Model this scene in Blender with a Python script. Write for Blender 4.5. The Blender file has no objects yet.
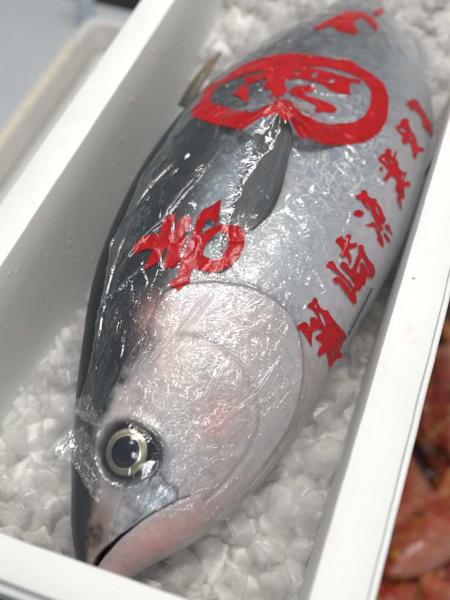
import bpy, bmesh, math, random
import numpy as np
from mathutils import Vector, Matrix, noise
# ---------------------------------------------------------------- camera frame
RIM = 0.30            # height of the box rim above the table
CAM = np.array((0.0, 0.0, RIM + 0.73))
F = 900.0 / 450.0     # focal length in picture widths
yc = np.array((508.0, -1155.0, 900.0)); yc /= np.linalg.norm(yc)
xc = np.array((-4750.0, -1389.0, 900.0)); xc = -xc / np.linalg.norm(xc)
xc -= yc * (xc @ yc); xc /= np.linalg.norm(xc)
zc = np.cross(xc, yc)
RIGHT = np.array((xc[0], yc[0], zc[0])); DOWN = np.array((xc[1], yc[1], zc[1])); FWD = np.array((xc[2], yc[2], zc[2]))

# ---------------------------------------------------------------- the body of the tuna as a surface p(s, t)
# columns: x, y, z of the axis, half depth (back to belly), half thickness
AX = np.array([(-0.1989, 0.2666, 0.1650, 0.0210, 0.0220),
      (-0.1979, 0.3081, 0.1700, 0.0498, 0.0400),
      (-0.1915, 0.3584, 0.1780, 0.0806, 0.0600),
      (-0.1853, 0.4282, 0.1870, 0.1105, 0.0780),
      (-0.1839, 0.5082, 0.1940, 0.1343, 0.0910),
      (-0.1889, 0.6104, 0.1990, 0.1530, 0.0990),
      (-0.1838, 0.7140, 0.2020, 0.1649, 0.1040),
      (-0.1722, 0.8183, 0.2040, 0.1659, 0.1040),
      (-0.1593, 0.9188, 0.2030, 0.1553, 0.1000),
      (-0.1558, 1.0252, 0.2000, 0.1283, 0.0890),
      (-0.1618, 1.1148, 0.1960, 0.0843, 0.0720),
      (-0.1704, 1.1992, 0.1900, 0.0496, 0.0500),
      (-0.1745, 1.3216, 0.1850, 0.0354, 0.0300),
      (-0.1871, 1.4577, 0.1800, 0.0234, 0.0180)])
def spline(u, x, y):
    """monotone-ish cubic hermite (catmull-rom slopes) through rows of y at knots x"""
    x = np.asarray(x, float); y = np.asarray(y, float); u = np.asarray(u, float)
    if y.ndim == 1: return spline(u, x, y[:, None])[..., 0]
    m = np.zeros_like(y)
    m[1:-1] = (y[2:] - y[:-2]) / (x[2:] - x[:-2])[:, None]
    m[0] = (y[1] - y[0]) / (x[1] - x[0]); m[-1] = (y[-1] - y[-2]) / (x[-1] - x[-2])
    i = np.clip(np.searchsorted(x, u) - 1, 0, len(x) - 2)
    h = (x[i + 1] - x[i])[..., None]; t = np.clip((u - x[i])[..., None] / h, -0.6, 1.6)
    t2, t3 = t * t, t * t * t
    return (2*t3 - 3*t2 + 1) * y[i] + (t3 - 2*t2 + t) * h * m[i] + (-2*t3 + 3*t2) * y[i + 1] + (t3 - t2) * h * m[i + 1]
KN = np.concatenate(([0.0], np.cumsum(np.linalg.norm(np.diff(AX[:, :3], axis=0), axis=1))))
LEN = KN[-1]
ROLL = math.radians(8)
def frame(s):
    a = spline(s, KN, AX); b = spline(s + 1e-3, KN, AX[:, :3])
    T = b - a[..., :3]; T /= np.linalg.norm(T, axis=-1, keepdims=True)
    up = np.broadcast_to(np.array((0.0, 0.0, 1.0)), T.shape)
    D = np.cross(up, T); D /= np.linalg.norm(D, axis=-1, keepdims=True)     # towards the back of the fish (left)
    U = np.cross(T, D)
    c, q = math.cos(ROLL), math.sin(ROLL)
    return a, T, D * c + U * q, U * c - D * q
def body(s, t):
    """s: metres from the snout, t: 0 back, pi/2 upper flank, pi belly"""
    s = np.asarray(s, float); t = np.asarray(t, float)
    a, T, D, U = frame(s)
    n = 2.0 / 2.15
    ct, st = np.cos(t), np.sin(t)
    ct = np.sign(ct) * np.abs(ct) ** n; st = np.sign(st) * np.abs(st) ** n
    return a[..., :3] + D * (a[..., 3] * ct)[..., None] + U * (a[..., 4] * st)[..., None]
def unit(v): return v / np.linalg.norm(v, axis=-1, keepdims=True)
def normal(s, t, e=2e-3):
    s = np.asarray(s, float); t = np.asarray(t, float)
    return unit(np.cross(body(s + e, t) - body(s - e, t), body(s, t - e) - body(s, t + e)))
# ridge of the pectoral fin that lifts the film: s, t, height
RIDGE = np.array([[0.3132, 1.5037, 0.003], [0.366, 1.4386, 0.009], [0.4157, 1.4176, 0.017], [0.4659, 1.43, 0.026], [0.5228, 1.4384, 0.034]])
def girth(s): return spline(s, KN, AX)[..., 3]
def tent(s, t, r=0.060):
    s = np.asarray(s, float); t = np.asarray(t, float)
    h = np.zeros(np.broadcast(s, t).shape)
    R = []
    for a, b in zip(RIDGE[:-1], RIDGE[1:]):
        for k in range(24): R.append(a + (b - a) * k / 24)
    R.append(RIDGE[-1])
    for rs, rt, rh in R:
        d = np.sqrt((s - rs) ** 2 + (0.135 * (t - rt)) ** 2)
        f = np.clip(1.22 * (1 - d / (r * (0.25 + 0.75 * rh / 0.034))), 0, 1)
        h = np.maximum(h, rh * (0.55 * f + 0.45 * f * f))
    return h
T_SKIRT = 2.86
def film(s, t, off=0.0022):
    s = np.asarray(s, float); t = np.asarray(t, float)
    s, t = np.broadcast_arrays(s, t)
    tt = np.minimum(t, T_SKIRT)
    n = normal(s, tt)
    p = body(s, tt) + n * (off + tent(s, tt))[..., None]
    x = np.maximum(t - T_SKIRT, 0.0)[..., None]
    return p + x * np.array((0.085, 0.0, -0.075))
# ---------------------------------------------------------------- scene, helpers
random.seed(7); rng = np.random.default_rng(7)
scene = bpy.context.scene
COL = scene.collection
def new_obj(name, me, mat=None, parent=None):
    o = bpy.data.objects.new(name, me); COL.objects.link(o)
    if mat is not None: o.data.materials.append(mat)
    if parent is not None: o.parent = parent
    return o
def tag(o, label=None, cat=None, group=None, kind=None):
    if label: o['label'] = label
    if cat: o['category'] = cat
    if group: o['group'] = group
    if kind: o['kind'] = kind
    return o
def mesh_from(name, verts, faces, smooth=True):
    me = bpy.data.meshes.new(name)
    me.from_pydata([tuple(map(float, v)) for v in verts], [], faces)
    me.update()
    if smooth: me.polygons.foreach_set('use_smooth', [True] * len(me.polygons))
    return me
def grid_faces(n, m, wrap=False):
    i, j = np.meshgrid(np.arange(n - 1), np.arange(m if wrap else m - 1), indexing='ij')
    i, j = i.ravel(), j.ravel(); k = (j + 1) % m
    return np.stack([i * m + j, i * m + k, (i + 1) * m + k, (i + 1) * m + j], 1)
def grid_mesh(name, P, wrap=False, flip=False):
    n, m = P.shape[:2]
    f = grid_faces(n, m, wrap)
    if flip: f = f[:, ::-1]
    me = bpy.data.meshes.new(name)
    me.vertices.add(n * m); me.vertices.foreach_set('co', P.reshape(-1, 3).astype(np.float32).ravel())
    me.loops.add(f.size); me.loops.foreach_set('vertex_index', f.astype(np.int32).ravel())
    me.polygons.add(len(f)); me.polygons.foreach_set('loop_start', np.arange(0, f.size, 4, dtype=np.int32))
    me.polygons.foreach_set('use_smooth', np.ones(len(f), bool))
    me.update(calc_edges=True); me.validate()
    return me
def vcol(me, C, name='tint'):
    at = me.color_attributes.new(name, 'FLOAT_COLOR', 'POINT')
    at.data.foreach_set('color', np.concatenate([C, np.ones((len(C), 1))], 1).astype(np.float32).ravel())
def uvmap(me, U):
    idx = np.empty(len(me.loops), np.int32); me.loops.foreach_get('vertex_index', idx)
    l = me.uv_layers.new(name='metres'); l.data.foreach_set('uv', U[idx].astype(np.float32).ravel())
def sm(x, a, b):
    x = np.clip((x - a) / (b - a), 0, 1); return x * x * (3 - 2 * x)
_perm = np.random.default_rng(3).permutation(256); _perm = np.concatenate([_perm, _perm, _perm])
_g = np.random.default_rng(4).normal(size=(256, 3)); _g /= np.linalg.norm(_g, axis=1, keepdims=True)
def pn(p):
    p = np.asarray(p, float); i = np.floor(p).astype(int); f = p - i; i &= 255
    w = f * f * f * (f * (f * 6 - 15) + 10); r = 0
    for dx in (0, 1):
        for dy in (0, 1):
            for dz in (0, 1):
                h = _perm[_perm[_perm[i[..., 0] + dx] + i[..., 1] + dy] + i[..., 2] + dz]
                d = (_g[h] * (f - (dx, dy, dz))).sum(-1)
                r = r + d * (w[..., 0] if dx else 1 - w[..., 0]) * (w[..., 1] if dy else 1 - w[..., 1]) * (w[..., 2] if dz else 1 - w[..., 2])
    return r * 1.6
def fbm(p, o=4):
    r, a = 0, 1.0
    for _ in range(o): r = r + a * pn(p); p = p * 2.03 + 7.1; a *= 0.5
    return r
def ridged(p, o=3):
    r, a = 0, 1.0
    for _ in range(o): r = r + a * (1 - np.abs(pn(p)) * 2.2); p = p * 2.1 + 3.7; a *= 0.5
    return r
def polydist(s, t, pts, k=0.12):
    """distance in metres on the skin to a polyline of (s, t) points, and the parameter along it"""
    best = np.full(s.shape, 9.0); par = np.zeros(s.shape)
    n = len(pts) - 1
    for q in range(n):
        a = np.array((pts[q][0], pts[q][1] * k)); b = np.array((pts[q + 1][0], pts[q + 1][1] * k)); d = b - a
        u = np.clip(((s - a[0]) * d[0] + (t * k - a[1]) * d[1]) / (d @ d + 1e-12), 0, 1)
        e = np.hypot(s - a[0] - u * d[0], t * k - a[1] - u * d[1])
        c = e < best; best = np.where(c, e, best); par = np.where(c, (q + u) / n, par)
    return best, par
def inside(s, t, pts):
    r = np.zeros(s.shape, bool); n = len(pts)
    for q in range(n):
        (x0, y0), (x1, y1) = pts[q], pts[(q + 1) % n]
        c = ((y0 > t) != (y1 > t)) & (s < (x1 - x0) * (t - y0) / (y1 - y0 + 1e-12) + x0); r ^= c
    return r
# ---------------------------------------------------------------- materials
def mat(name):
    m = bpy.data.materials.new(name); m.use_nodes = True
    nt = m.node_tree; b = nt.nodes['Principled BSDF']
    return m, nt, b
def nd(nt, kind, **kw):
    n = nt.nodes.new(kind)
    for k, v in kw.items():
        if k.startswith('_'): setattr(n, k[1:], v)
        else: n.inputs[k.replace('__', ' ')].default_value = v
    return n
def ln(nt, a, b): nt.links.new(a, b)
def ramp(nt, fac, stops):
    r = nt.nodes.new('ShaderNodeValToRGB'); e = r.color_ramp.elements
    while len(e) < len(stops): e.new(0.5)
    for x, (p, c) in zip(e, stops):
        x.position = p; x.color = (c[0], c[1], c[2], 1) if not isinstance(c, float) else (c, c, c, 1)
    ln(nt, fac, r.inputs[0]); return r
def mixc(nt, fac, a, b, mode='MIX'):
    m = nt.nodes.new('ShaderNodeMix'); m.data_type = 'RGBA'; m.blend_type = mode
    for sock, v in ((m.inputs[0], fac), (m.inputs[6], a), (m.inputs[7], b)):
        if hasattr(v, 'links'): ln(nt, v, sock)
        elif isinstance(v, (int, float)): sock.default_value = v
        else: sock.default_value = (*v, 1)
    return m.outputs[2]
def bump(nt, b, h, strength, dist, prev=None):
    n = nt.nodes.new('ShaderNodeBump'); n.inputs['Strength'].default_value = strength; n.inputs['Distance'].default_value = dist
    ln(nt, h, n.inputs['Height'])
    if prev is not None: ln(nt, prev, n.inputs['Normal'])
    if b is not None: ln(nt, n.outputs[0], b.inputs['Normal'])
    return n.outputs[0]
def math_n(nt, op, a, b=None, clamp=False):
    n = nt.nodes.new('ShaderNodeMath'); n.operation = op; n.use_clamp = clamp
    for k, v in enumerate((a, b)):
        if v is None: continue
        if hasattr(v, 'links'): ln(nt, v, n.inputs[k])
        else: n.inputs[k].default_value = v
    return n.outputs[0]
def objco(nt): return nt.nodes.new('ShaderNodeTexCoord').outputs['Object']
def noise_n(nt, co, scale, detail=4, rough=0.55):
    n = nd(nt, 'ShaderNodeTexNoise', Scale=scale, Detail=detail, Roughness=rough); ln(nt, co, n.inputs['Vector']); return n.outputs[0]
def voro(nt, co, scale, feature='F1', out='Distance', rand=1.0):
    n = nd(nt, 'ShaderNodeTexVoronoi', Scale=scale, _feature=feature); n.inputs['Randomness'].default_value = rand
    ln(nt, co, n.inputs['Vector']); return n.outputs[out]

def foam_material(name, tint, spots=True):
    m, nt, b = mat(name); co = objco(nt)
    cell = voro(nt, co, 215.0); edge = voro(nt, co, 215.0, 'DISTANCE_TO_EDGE')
    big = noise_n(nt, co, 9.0, 5); fine = noise_n(nt, co, 60.0, 4)
    c = mixc(nt, ramp(nt, big, [(0.35, 0.0), (0.7, 1.0)]).outputs[0], tint, tuple(x * 0.95 for x in tint))
    c = mixc(nt, ramp(nt, edge, [(0.0, 0.22), (0.12, 0.0)]).outputs[0], c, (0.62, 0.62, 0.62))
    # dents, grey specks, peach coloured stains
    dirt = ramp(nt, voro(nt, co, 16.0), [(0.028, 0.85), (0.05, 0.0)]).outputs[0]
    gate = ramp(nt, noise_n(nt, co, 5.0, 2), [(0.60, 0.0), (0.66, 1.0)]).outputs[0]
    c = mixc(nt, math_n(nt, 'MULTIPLY', dirt, gate), c, (0.20, 0.16, 0.13))
    st = ramp(nt, noise_n(nt, co, 42.0, 3), [(0.61, 0.0), (0.74, 0.38)]).outputs[0]
    c = mixc(nt, st, c, (0.78, 0.52, 0.40))
    # water drops hanging on the inner walls
    dv = voro(nt, co, 62.0)
    drop = ramp(nt, dv, [(0.16, 1.0), (0.30, 0.0)]).outputs[0]
    dg = ramp(nt, noise_n(nt, co, 30.0, 2), [(0.55, 0.0), (0.64, 1.0)]).outputs[0]
    sep = nt.nodes.new('ShaderNodeSeparateXYZ'); ln(nt, co, sep.inputs[0])
    low = math_n(nt, 'LESS_THAN', sep.outputs[2], RIM - 0.012)
    dm = math_n(nt, 'MULTIPLY', math_n(nt, 'MULTIPLY', drop, dg), low)
    if spots: c = mixc(nt, math_n(nt, 'MULTIPLY', dm, 0.55), c, (0.95, 0.95, 0.96))
    ln(nt, c, b.inputs['Base Color'])
    b.inputs['Roughness'].default_value = 0.55; b.inputs['Specular IOR Level'].default_value = 0.35
    b.inputs['Subsurface Weight'].default_value = 0.0
    h1 = bump(nt, None, cell, 0.12, 0.0008)
    h2 = bump(nt, None, fine, 0.12, 0.0012, h1)
    bump(nt, b, dm, 0.6 if spots else 0.0, 0.0012, h2)
    return m
FOAM = foam_material('white_foam', (0.72, 0.740, 0.738))
FOAM_OLD = foam_material('old_foam', (0.70, 0.70, 0.68), False)
def simple(name, col, rough=0.5, metal=0.0, nscale=40.0, amount=0.25, bdist=0.001, spec=0.5):
    m, nt, b = mat(name); co = objco(nt)
    n = noise_n(nt, co, nscale, 5)
    ln(nt, mixc(nt, n, tuple(x * (1 - amount) for x in col), tuple(min(1, x * (1 + amount)) for x in col)), b.inputs['Base Color'])
    b.inputs['Roughness'].default_value = rough; b.inputs['Metallic'].default_value = metal
    b.inputs['Specular IOR Level'].default_value = spec
    bump(nt, b, n, 0.3, bdist)
    return m
CREAM = simple('yellowed_edge', (0.72, 0.66, 0.55), 0.6)
STEEL = simple('worn_steel_table', (0.58, 0.61, 0.63), 0.5, 0.1, 6.0, 0.15)
BLACK = simple('black_plastic', (0.018, 0.019, 0.021), 0.4)
FLOORM = simple('dark_wet_floor', (0.045, 0.044, 0.042), 0.3, 0, 12.0, 0.4)
BLUE = simple('pale_blue_plastic', (0.58, 0.68, 0.78), 0.35)
# tuna skin: colour painted per vertex from noise in the skin's own coordinates
SKIN, nt, b = mat('tuna_skin')
va = nd(nt, 'ShaderNodeVertexColor', _layer_name='tint'); co = objco(nt)
fn = noise_n(nt, co, 420.0, 3); mn = noise_n(nt, co, 110.0, 4)
c = mixc(nt, 1.0, va.outputs[0], ramp(nt, fn, [(0.3, 0.93), (0.7, 1.06)]).outputs[0], 'MULTIPLY')
c = mixc(nt, 1.0, c, ramp(nt, mn, [(0.3, 0.88), (0.7, 1.10)]).outputs[0], 'MULTIPLY')
ln(nt, c, b.inputs['Base Color'])
b.inputs['Metallic'].default_value = 0.10; b.inputs['Roughness'].default_value = 0.36
b.inputs['Specular IOR Level'].default_value = 0.3; b.inputs['Coat Weight'].default_value = 0.25; b.inputs['Coat Roughness'].default_value = 0.30
h = bump(nt, None, voro(nt, co, 520.0), 0.18, 0.0006)
bump(nt, b, mn, 0.15, 0.0008, h)
FINM, nt, b = mat('tuna_fin')
va = nd(nt, 'ShaderNodeVertexColor', _layer_name='tint')
ln(nt, mixc(nt, 1.0, va.outputs[0], ramp(nt, noise_n(nt, objco(nt), 200.0, 4), [(0.3, 0.7), (0.7, 1.25)]).outputs[0], 'MULTIPLY'), b.inputs['Base Color'])
b.inputs['Roughness'].default_value = 0.42; b.inputs['Specular IOR Level'].default_value = 0.3; b.inputs['Coat Weight'].default_value = 0.12; b.inputs['Coat Roughness'].default_value = 0.15
PUPIL = simple('pupil', (0.005, 0.011, 0.028), 0.15, 0, 60, 0.3, 0.0)
IRIS, nt, b = mat('iris')
va = nd(nt, 'ShaderNodeVertexColor', _layer_name='tint')
ln(nt, mixc(nt, 1.0, va.outputs[0], ramp(nt, noise_n(nt, objco(nt), 260.0, 4), [(0.3, 0.75), (0.7, 1.2)]).outputs[0], 'MULTIPLY'), b.inputs['Base Color'])
b.inputs['Roughness'].default_value = 0.25; b.inputs['Metallic'].default_value = 0.35
CORNEA = bpy.data.materials.new('cornea'); CORNEA.use_nodes = True; nt = CORNEA.node_tree; nt.nodes.clear()
o_ = nt.nodes.new('ShaderNodeOutputMaterial'); tr = nd(nt, 'ShaderNodeBsdfTransparent'); gl = nd(nt, 'ShaderNodeBsdfGlossy', Roughness=0.04)
fr = nd(nt, 'ShaderNodeFresnel', IOR=1.45); mx = nt.nodes.new('ShaderNodeMixShader')
ln(nt, fr.outputs[0], mx.inputs[0]); ln(nt, tr.outputs[0], mx.inputs[1]); ln(nt, gl.outputs[0], mx.inputs[2]); ln(nt, mx.outputs[0], o_.inputs[0])
# clear crinkled film
FILM = bpy.data.materials.new('clear_film'); FILM.use_nodes = True; nt = FILM.node_tree; nt.nodes.clear()
o_ = nt.nodes.new('ShaderNodeOutputMaterial')
uv = nd(nt, 'ShaderNodeUVMap', _uv_map='metres').outputs[0]
wob = nd(nt, 'ShaderNodeTexNoise', Scale=55.0, Detail=3.0); ln(nt, uv, wob.inputs['Vector'])
vm = nd(nt, 'ShaderNodeVectorMath', _operation='MULTIPLY_ADD'); ln(nt, wob.outputs[1], vm.inputs[0])
vm.inputs[1].default_value = (0.010, 0.010, 0.0); ln(nt, uv, vm.inputs[2]); wuv = vm.outputs[0]
mp = nd(nt, 'ShaderNodeMapping'); ln(nt, wuv, mp.inputs[0]); mp.inputs['Scale'].default_value = (1.0, 1.7, 1.0); mp.inputs['Rotation'].default_value = (0, 0, 0.5)
e1 = voro(nt, mp.outputs[0], 130.0, 'DISTANCE_TO_EDGE'); e2 = voro(nt, wuv, 300.0, 'DISTANCE_TO_EDGE'); f1 = voro(nt, mp.outputs[0], 130.0)
nz = noise_n(nt, wuv, 150.0, 5, 0.65)
va = nd(nt, 'ShaderNodeVertexColor', _layer_name='tint')           # r: how crumpled, g: milkiness
sp = nt.nodes.new('ShaderNodeSeparateColor'); ln(nt, va.outputs[0], sp.inputs[0])
def crease(scale, sx, sy, rot, pw):
    q = nd(nt, 'ShaderNodeMapping'); ln(nt, wuv, q.inputs[0]); q.inputs['Scale'].default_value = (sx, sy, 1); q.inputs['Rotation'].default_value = (0, 0, rot)
    z = noise_n(nt, q.outputs[0], scale, 1.5, 0.4)
    z = math_n(nt, 'ABSOLUTE', math_n(nt, 'SUBTRACT', z, 0.5)); z = math_n(nt, 'SUBTRACT', 1.0, math_n(nt, 'MULTIPLY', z, 2.6), True)
    return math_n(nt, 'POWER', z, pw)
k1 = crease(48, 1.0, 2.2, 0.6, 16.0); k2 = crease(66, 2.4, 1.0, 0.2, 16.0); k3 = crease(120, 1.0, 1.8, -0.7, 12.0)
ks = math_n(nt, 'MULTIPLY', math_n(nt, 'ADD', math_n(nt, 'ADD', k1, k2), math_n(nt, 'MULTIPLY', k3, 0.35)), sp.outputs[0])
crk = ks
def facet(scale, sx, sy, rot, amt, prev):
    q = nd(nt, 'ShaderNodeMapping'); ln(nt, wuv, q.inputs[0]); q.inputs['Scale'].default_value = (sx, sy, 1); q.inputs['Rotation'].default_value = (0, 0, rot)
    v = nd(nt, 'ShaderNodeTexVoronoi', Scale=scale, _feature='F1'); ln(nt, q.outputs[0], v.inputs['Vector'])
    d = nd(nt, 'ShaderNodeVectorMath', _operation='SUBTRACT'); ln(nt, v.outputs['Color'], d.inputs[0]); d.inputs[1].default_value = (0.5, 0.5, 0.5)
    k = nd(nt, 'ShaderNodeVectorMath', _operation='SCALE'); ln(nt, d.outputs[0], k.inputs[0]); ln(nt, math_n(nt, 'MULTIPLY', sp.outputs[0], amt), k.inputs['Scale'])
    o2 = nd(nt, 'ShaderNodeVectorMath', _operation='ADD'); ln(nt, prev, o2.inputs[0]); ln(nt, k.outputs[0], o2.inputs[1]); return o2.outputs[0]
gn = nt.nodes.new('ShaderNodeNewGeometry').outputs['Normal']
bn = facet(95, 1.0, 2.6, 0.6, 0.30, gn); bn = facet(150, 2.6, 1.0, 0.25, 0.16, bn); bn = facet(42, 1.0, 1.8, -0.5, 0.30, bn)
nn = nd(nt, 'ShaderNodeVectorMath', _operation='NORMALIZE'); ln(nt, bn, nn.inputs[0]); bn = nn.outputs[0]
bn = bump(nt, None, nz, 0.10, 0.0008, bn); bn = bump(nt, None, ks, 0.6, 0.0013, bn)
gl = nd(nt, 'ShaderNodeBsdfGlossy', Roughness=0.085); gl.inputs['Color'].default_value = (1, 1, 1, 1); ln(nt, bn, gl.inputs['Normal'])
df = nd(nt, 'ShaderNodeBsdfDiffuse'); df.inputs['Color'].default_value = (0.85, 0.87, 0.90, 1)
tr = nd(nt, 'ShaderNodeBsdfTransparent'); tr.inputs['Color'].default_value = (0.985, 0.987, 0.99, 1)
fr = nd(nt, 'ShaderNodeFresnel', IOR=1.50); ln(nt, bn, fr.inputs['Normal'])
m1 = nt.nodes.new('ShaderNodeMixShader'); ln(nt, tr.outputs[0], m1.inputs[1]); ln(nt, df.outputs[0], m1.inputs[2])
mk = math_n(nt, 'ADD', math_n(nt, 'MULTIPLY', crk, 0.10), math_n(nt, 'MULTIPLY', sp.outputs[1], 0.5), True); ln(nt, mk, m1.inputs[0])
m2 = nt.nodes.new('ShaderNodeMixShader'); geo = nt.nodes.new('ShaderNodeNewGeometry'); ln(nt, math_n(nt, 'MULTIPLY', math_n(nt, 'MULTIPLY', fr.outputs[0], 1.7), math_n(nt, 'SUBTRACT', 1.0, geo.outputs['Backfacing']), True), m2.inputs[0])
ln(nt, m1.outputs[0], m2.inputs[1]); ln(nt, gl.outputs[0], m2.inputs[2]); ln(nt, m2.outputs[0], o_.inputs[0])
INK, nt, b = mat('red_ink'); co = objco(nt)
c = mixc(nt, ramp(nt, noise_n(nt, co, 45.0, 5), [(0.3, 0.0), (0.75, 1.0)]).outputs[0], (0.31, 0.003, 0.006), (0.44, 0.006, 0.009))
ln(nt, c, b.inputs['Base Color']); b.inputs['Roughness'].default_value = 0.26; b.inputs['Specular IOR Level'].default_value = 0.5
bump(nt, b, noise_n(nt, co, 120.0, 4), 0.3, 0.0014)
# ice
def ice_material(name, clear, tint, glass=0.0, frosted=False):
    """wet melting ice: cloudy core that scatters light, clear zones one can see through, glossy skin"""
    m = bpy.data.materials.new(name); m.use_nodes = True; nt = m.node_tree; b = nt.nodes['Principled BSDF']; co = objco(nt)
    n = noise_n(nt, co, 48.0, 4); n2 = noise_n(nt, co, 210.0, 3)
    b.inputs['Base Color'].default_value = (*tint, 1); b.inputs['IOR'].default_value = 1.31
    b.inputs['Specular IOR Level'].default_value = 0.8
    b.inputs['Subsurface Weight'].default_value = 1.0; b.inputs['Subsurface Radius'].default_value = (1.0, 1.0, 1.0); b.inputs['Subsurface Scale'].default_value = 0.020
    ln(nt, ramp(nt, n2, [(0.3, 0.06), (0.7, 0.24)]).outputs[0], b.inputs['Roughness'])
    hb = bump(nt, None, n, 0.22, 0.003); hb = bump(nt, b, n2, 0.10, 0.0006, hb)
    if clear > 0:
        b.inputs['Subsurface Weight'].default_value = 1.0 if frosted else 0.0
        tl = nd(nt, 'ShaderNodeBsdfTranslucent'); tl.inputs['Color'].default_value = (*tint, 1); ln(nt, hb, tl.inputs['Normal'])
        core = nt.nodes.new('ShaderNodeMixShader'); core.inputs[0].default_value = 0.0 if frosted else 0.45; ln(nt, b.outputs[0], core.inputs[1]); ln(nt, tl.outputs[0], core.inputs[2])
        tr = nd(nt, 'ShaderNodeBsdfTransparent'); tr.inputs['Color'].default_value = (0.985, 0.985, 0.985, 1)
        gs = nd(nt, 'ShaderNodeBsdfGlossy', Roughness=0.05); ln(nt, hb, gs.inputs['Normal'])
        gl = nd(nt, 'ShaderNodeBsdfGlass', IOR=1.22, Roughness=0.03); ln(nt, hb, gl.inputs['Normal'])
        m0 = nt.nodes.new('ShaderNodeMixShader'); m0.inputs[0].default_value = glass
        ln(nt, tr.outputs[0], m0.inputs[1]); ln(nt, gl.outputs[0], m0.inputs[2])
        geo = nt.nodes.new('ShaderNodeNewGeometry'); fr = nd(nt, 'ShaderNodeFresnel', IOR=1.36); ln(nt, hb, fr.inputs['Normal'])
        ff = math_n(nt, 'MULTIPLY', math_n(nt, 'MINIMUM', fr.outputs[0], 0.40), math_n(nt, 'SUBTRACT', 1.0, geo.outputs['Backfacing']))
        m1 = nt.nodes.new('ShaderNodeMixShader'); ln(nt, ff, m1.inputs[0]); ln(nt, m0.outputs[0], m1.inputs[1]); ln(nt, gs.outputs[0], m1.inputs[2])
        m2 = nt.nodes.new('ShaderNodeMixShader')
        lw = nd(nt, 'ShaderNodeLayerWeight', Blend=0.5)
        edge = math_n(nt, 'MULTIPLY', math_n(nt, 'POWER', lw.outputs['Facing'], 2.0), -0.12)
        ln(nt, math_n(nt, 'ADD', ramp(nt, n, [(0.30, 1.10 - clear), (0.70, min(1.0, 1.30 - clear))]).outputs[0], edge, True), m2.inputs[0])
        ln(nt, m1.outputs[0], m2.inputs[1]); ln(nt, core.outputs[0], m2.inputs[2])
        ln(nt, m2.outputs[0], nt.nodes['Material Output'].inputs[0])
    return m
ICE_BED = ice_material('packed_ice', 0.0, (0.70, 0.69, 0.67))
for n_ in ICE_BED.node_tree.nodes:
    if n_.type == 'BSDF_PRINCIPLED': n_.inputs['Specular IOR Level'].default_value = 0.15
ICE = ice_material('crushed_ice', 0.82, (0.95, 0.945, 0.935), 0.10)
ICE_FROST = ice_material('frosted_ice', 0.66, (0.93, 0.92, 0.90), 0.0, True)
ICE_CLEAR = ice_material('clear_ice', 0.90, (0.96, 0.965, 0.97), 0.12)

# ---------------------------------------------------------------- the foam box
def rrect(x0, x1, y0, y1, r, z, n=8):
    P = []
    for cx, cy, a0 in ((x1 - r, y1 - r, 0), (x0 + r, y1 - r, 90), (x0 + r, y0 + r, 180), (x1 - r, y0 + r, 270)):
        for k in range(n + 1):
            a = math.radians(a0 + 90 * k / n); P.append((cx + r * math.cos(a), cy + r * math.sin(a), z))
    return P
def subdiv_loops(loops, step):
    """insert loops so that bands are not longer than step"""
    out = [loops[0]]
    for a, b in zip(loops[:-1], loops[1:]):
        d = max(math.dist(p, q) for p, q in zip(a, b)); k = max(1, int(d / step))
        for i in range(1, k + 1): out.append([tuple(p[c] + (q[c] - p[c]) * i / k for c in range(3)) for p, q in zip(a, b)])
    return out
def loft(name, loops, m, close_first=True, close_last=True, sharp=35):
    n = len(loops[0]); V = [p for L in loops for p in L]; Fc = []
    for i in range(len(loops) - 1):
        for j in range(n): Fc.append((i * n + j, i * n + (j + 1) % n, (i + 1) * n + (j + 1) % n, (i + 1) * n + j))
    if close_first: Fc.append(tuple(range(n))[::-1])
    if close_last: Fc.append(tuple((len(loops) - 1) * n + j for j in range(n)))
    me = mesh_from(name, V, Fc)
    me.set_sharp_from_angle(angle=math.radians(sharp))
    return me
def foam_box(name, ox0, ox1, oy0, oy1, ix0, ix1, iy0, iy1, zb, zt, zf, r, draft, ledge, m, wear=1.0):
    def fill(L):
        out = []; n = len(L)
        for i in range(n):
            p, q = L[i], L[(i + 1) % n]; k = 70 if i % 9 == 8 else 1
            out += [tuple(p[c] + (q[c] - p[c]) * j / k for c in range(3)) for j in range(k)]
        return out
    def O(d, z): return fill(rrect(ox0 + d, ox1 - d, oy0 + d, oy1 - d, r + 0.02 - d * 0.5, z))
    def I(d, z): return fill(rrect(ix0 + d, ix1 - d, iy0 + d, iy1 - d, r, z))
    L = [O(0.018, zb), O(0.012, zb + 0.004)]
    if ledge: L += [O(-0.0065, zt - 0.016), O(-0.0065, zt - 0.0095), O(-0.0045, zt - 0.008), O(-0.0004, zt - 0.008)]
    L += [O(0.0, zt - 0.003), O(0.0010, zt - 0.0008), O(0.0030, zt), I(-0.0200, zt), I(-0.0030, zt), I(-0.0010, zt - 0.0008), I(0.0, zt - 0.003), I(draft * 0.3, zt - 0.06), I(draft * 0.65, zt - 0.15), I(draft, zf + 0.02), I(draft + 0.006, zf + 0.006), I(draft + 0.02, zf)]
    P_ = np.array(L)
    if wear:
        q = P_ * 31.0 + ox0 * 50; top = np.exp(-np.abs(P_[..., 2:] - zt) / 0.01)
        P_ = P_ + wear * 0.0007 * np.stack([pn(q), pn(q + 9.3), 0.6 * pn(q + 5.1)], -1) * (0.4 + 0.6 * top)
        dent = np.maximum(0, pn(P_ * np.array((23.0, 23.0, 1.0)) + 3.3) - 0.52) * top[..., 0]
        P_[..., 2] -= wear * 0.010 * dent
    return new_obj(name, loft(name, [[tuple(v) for v in row] for row in P_], m), m)
BX = dict(ix0=-0.398, ix1=0.000, iy0=0.234, iy1=1.62)
box = foam_box('foam_box', -0.4395, 0.0465, 0.1965, 1.665, BX['ix0'], BX['ix1'], BX['iy0'], BX['iy1'], 0.0, RIM, 0.03, 0.030, 0.014, True, FOAM)
tag(box, 'white foam box holding the tuna and crushed ice', 'foam box')

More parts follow.
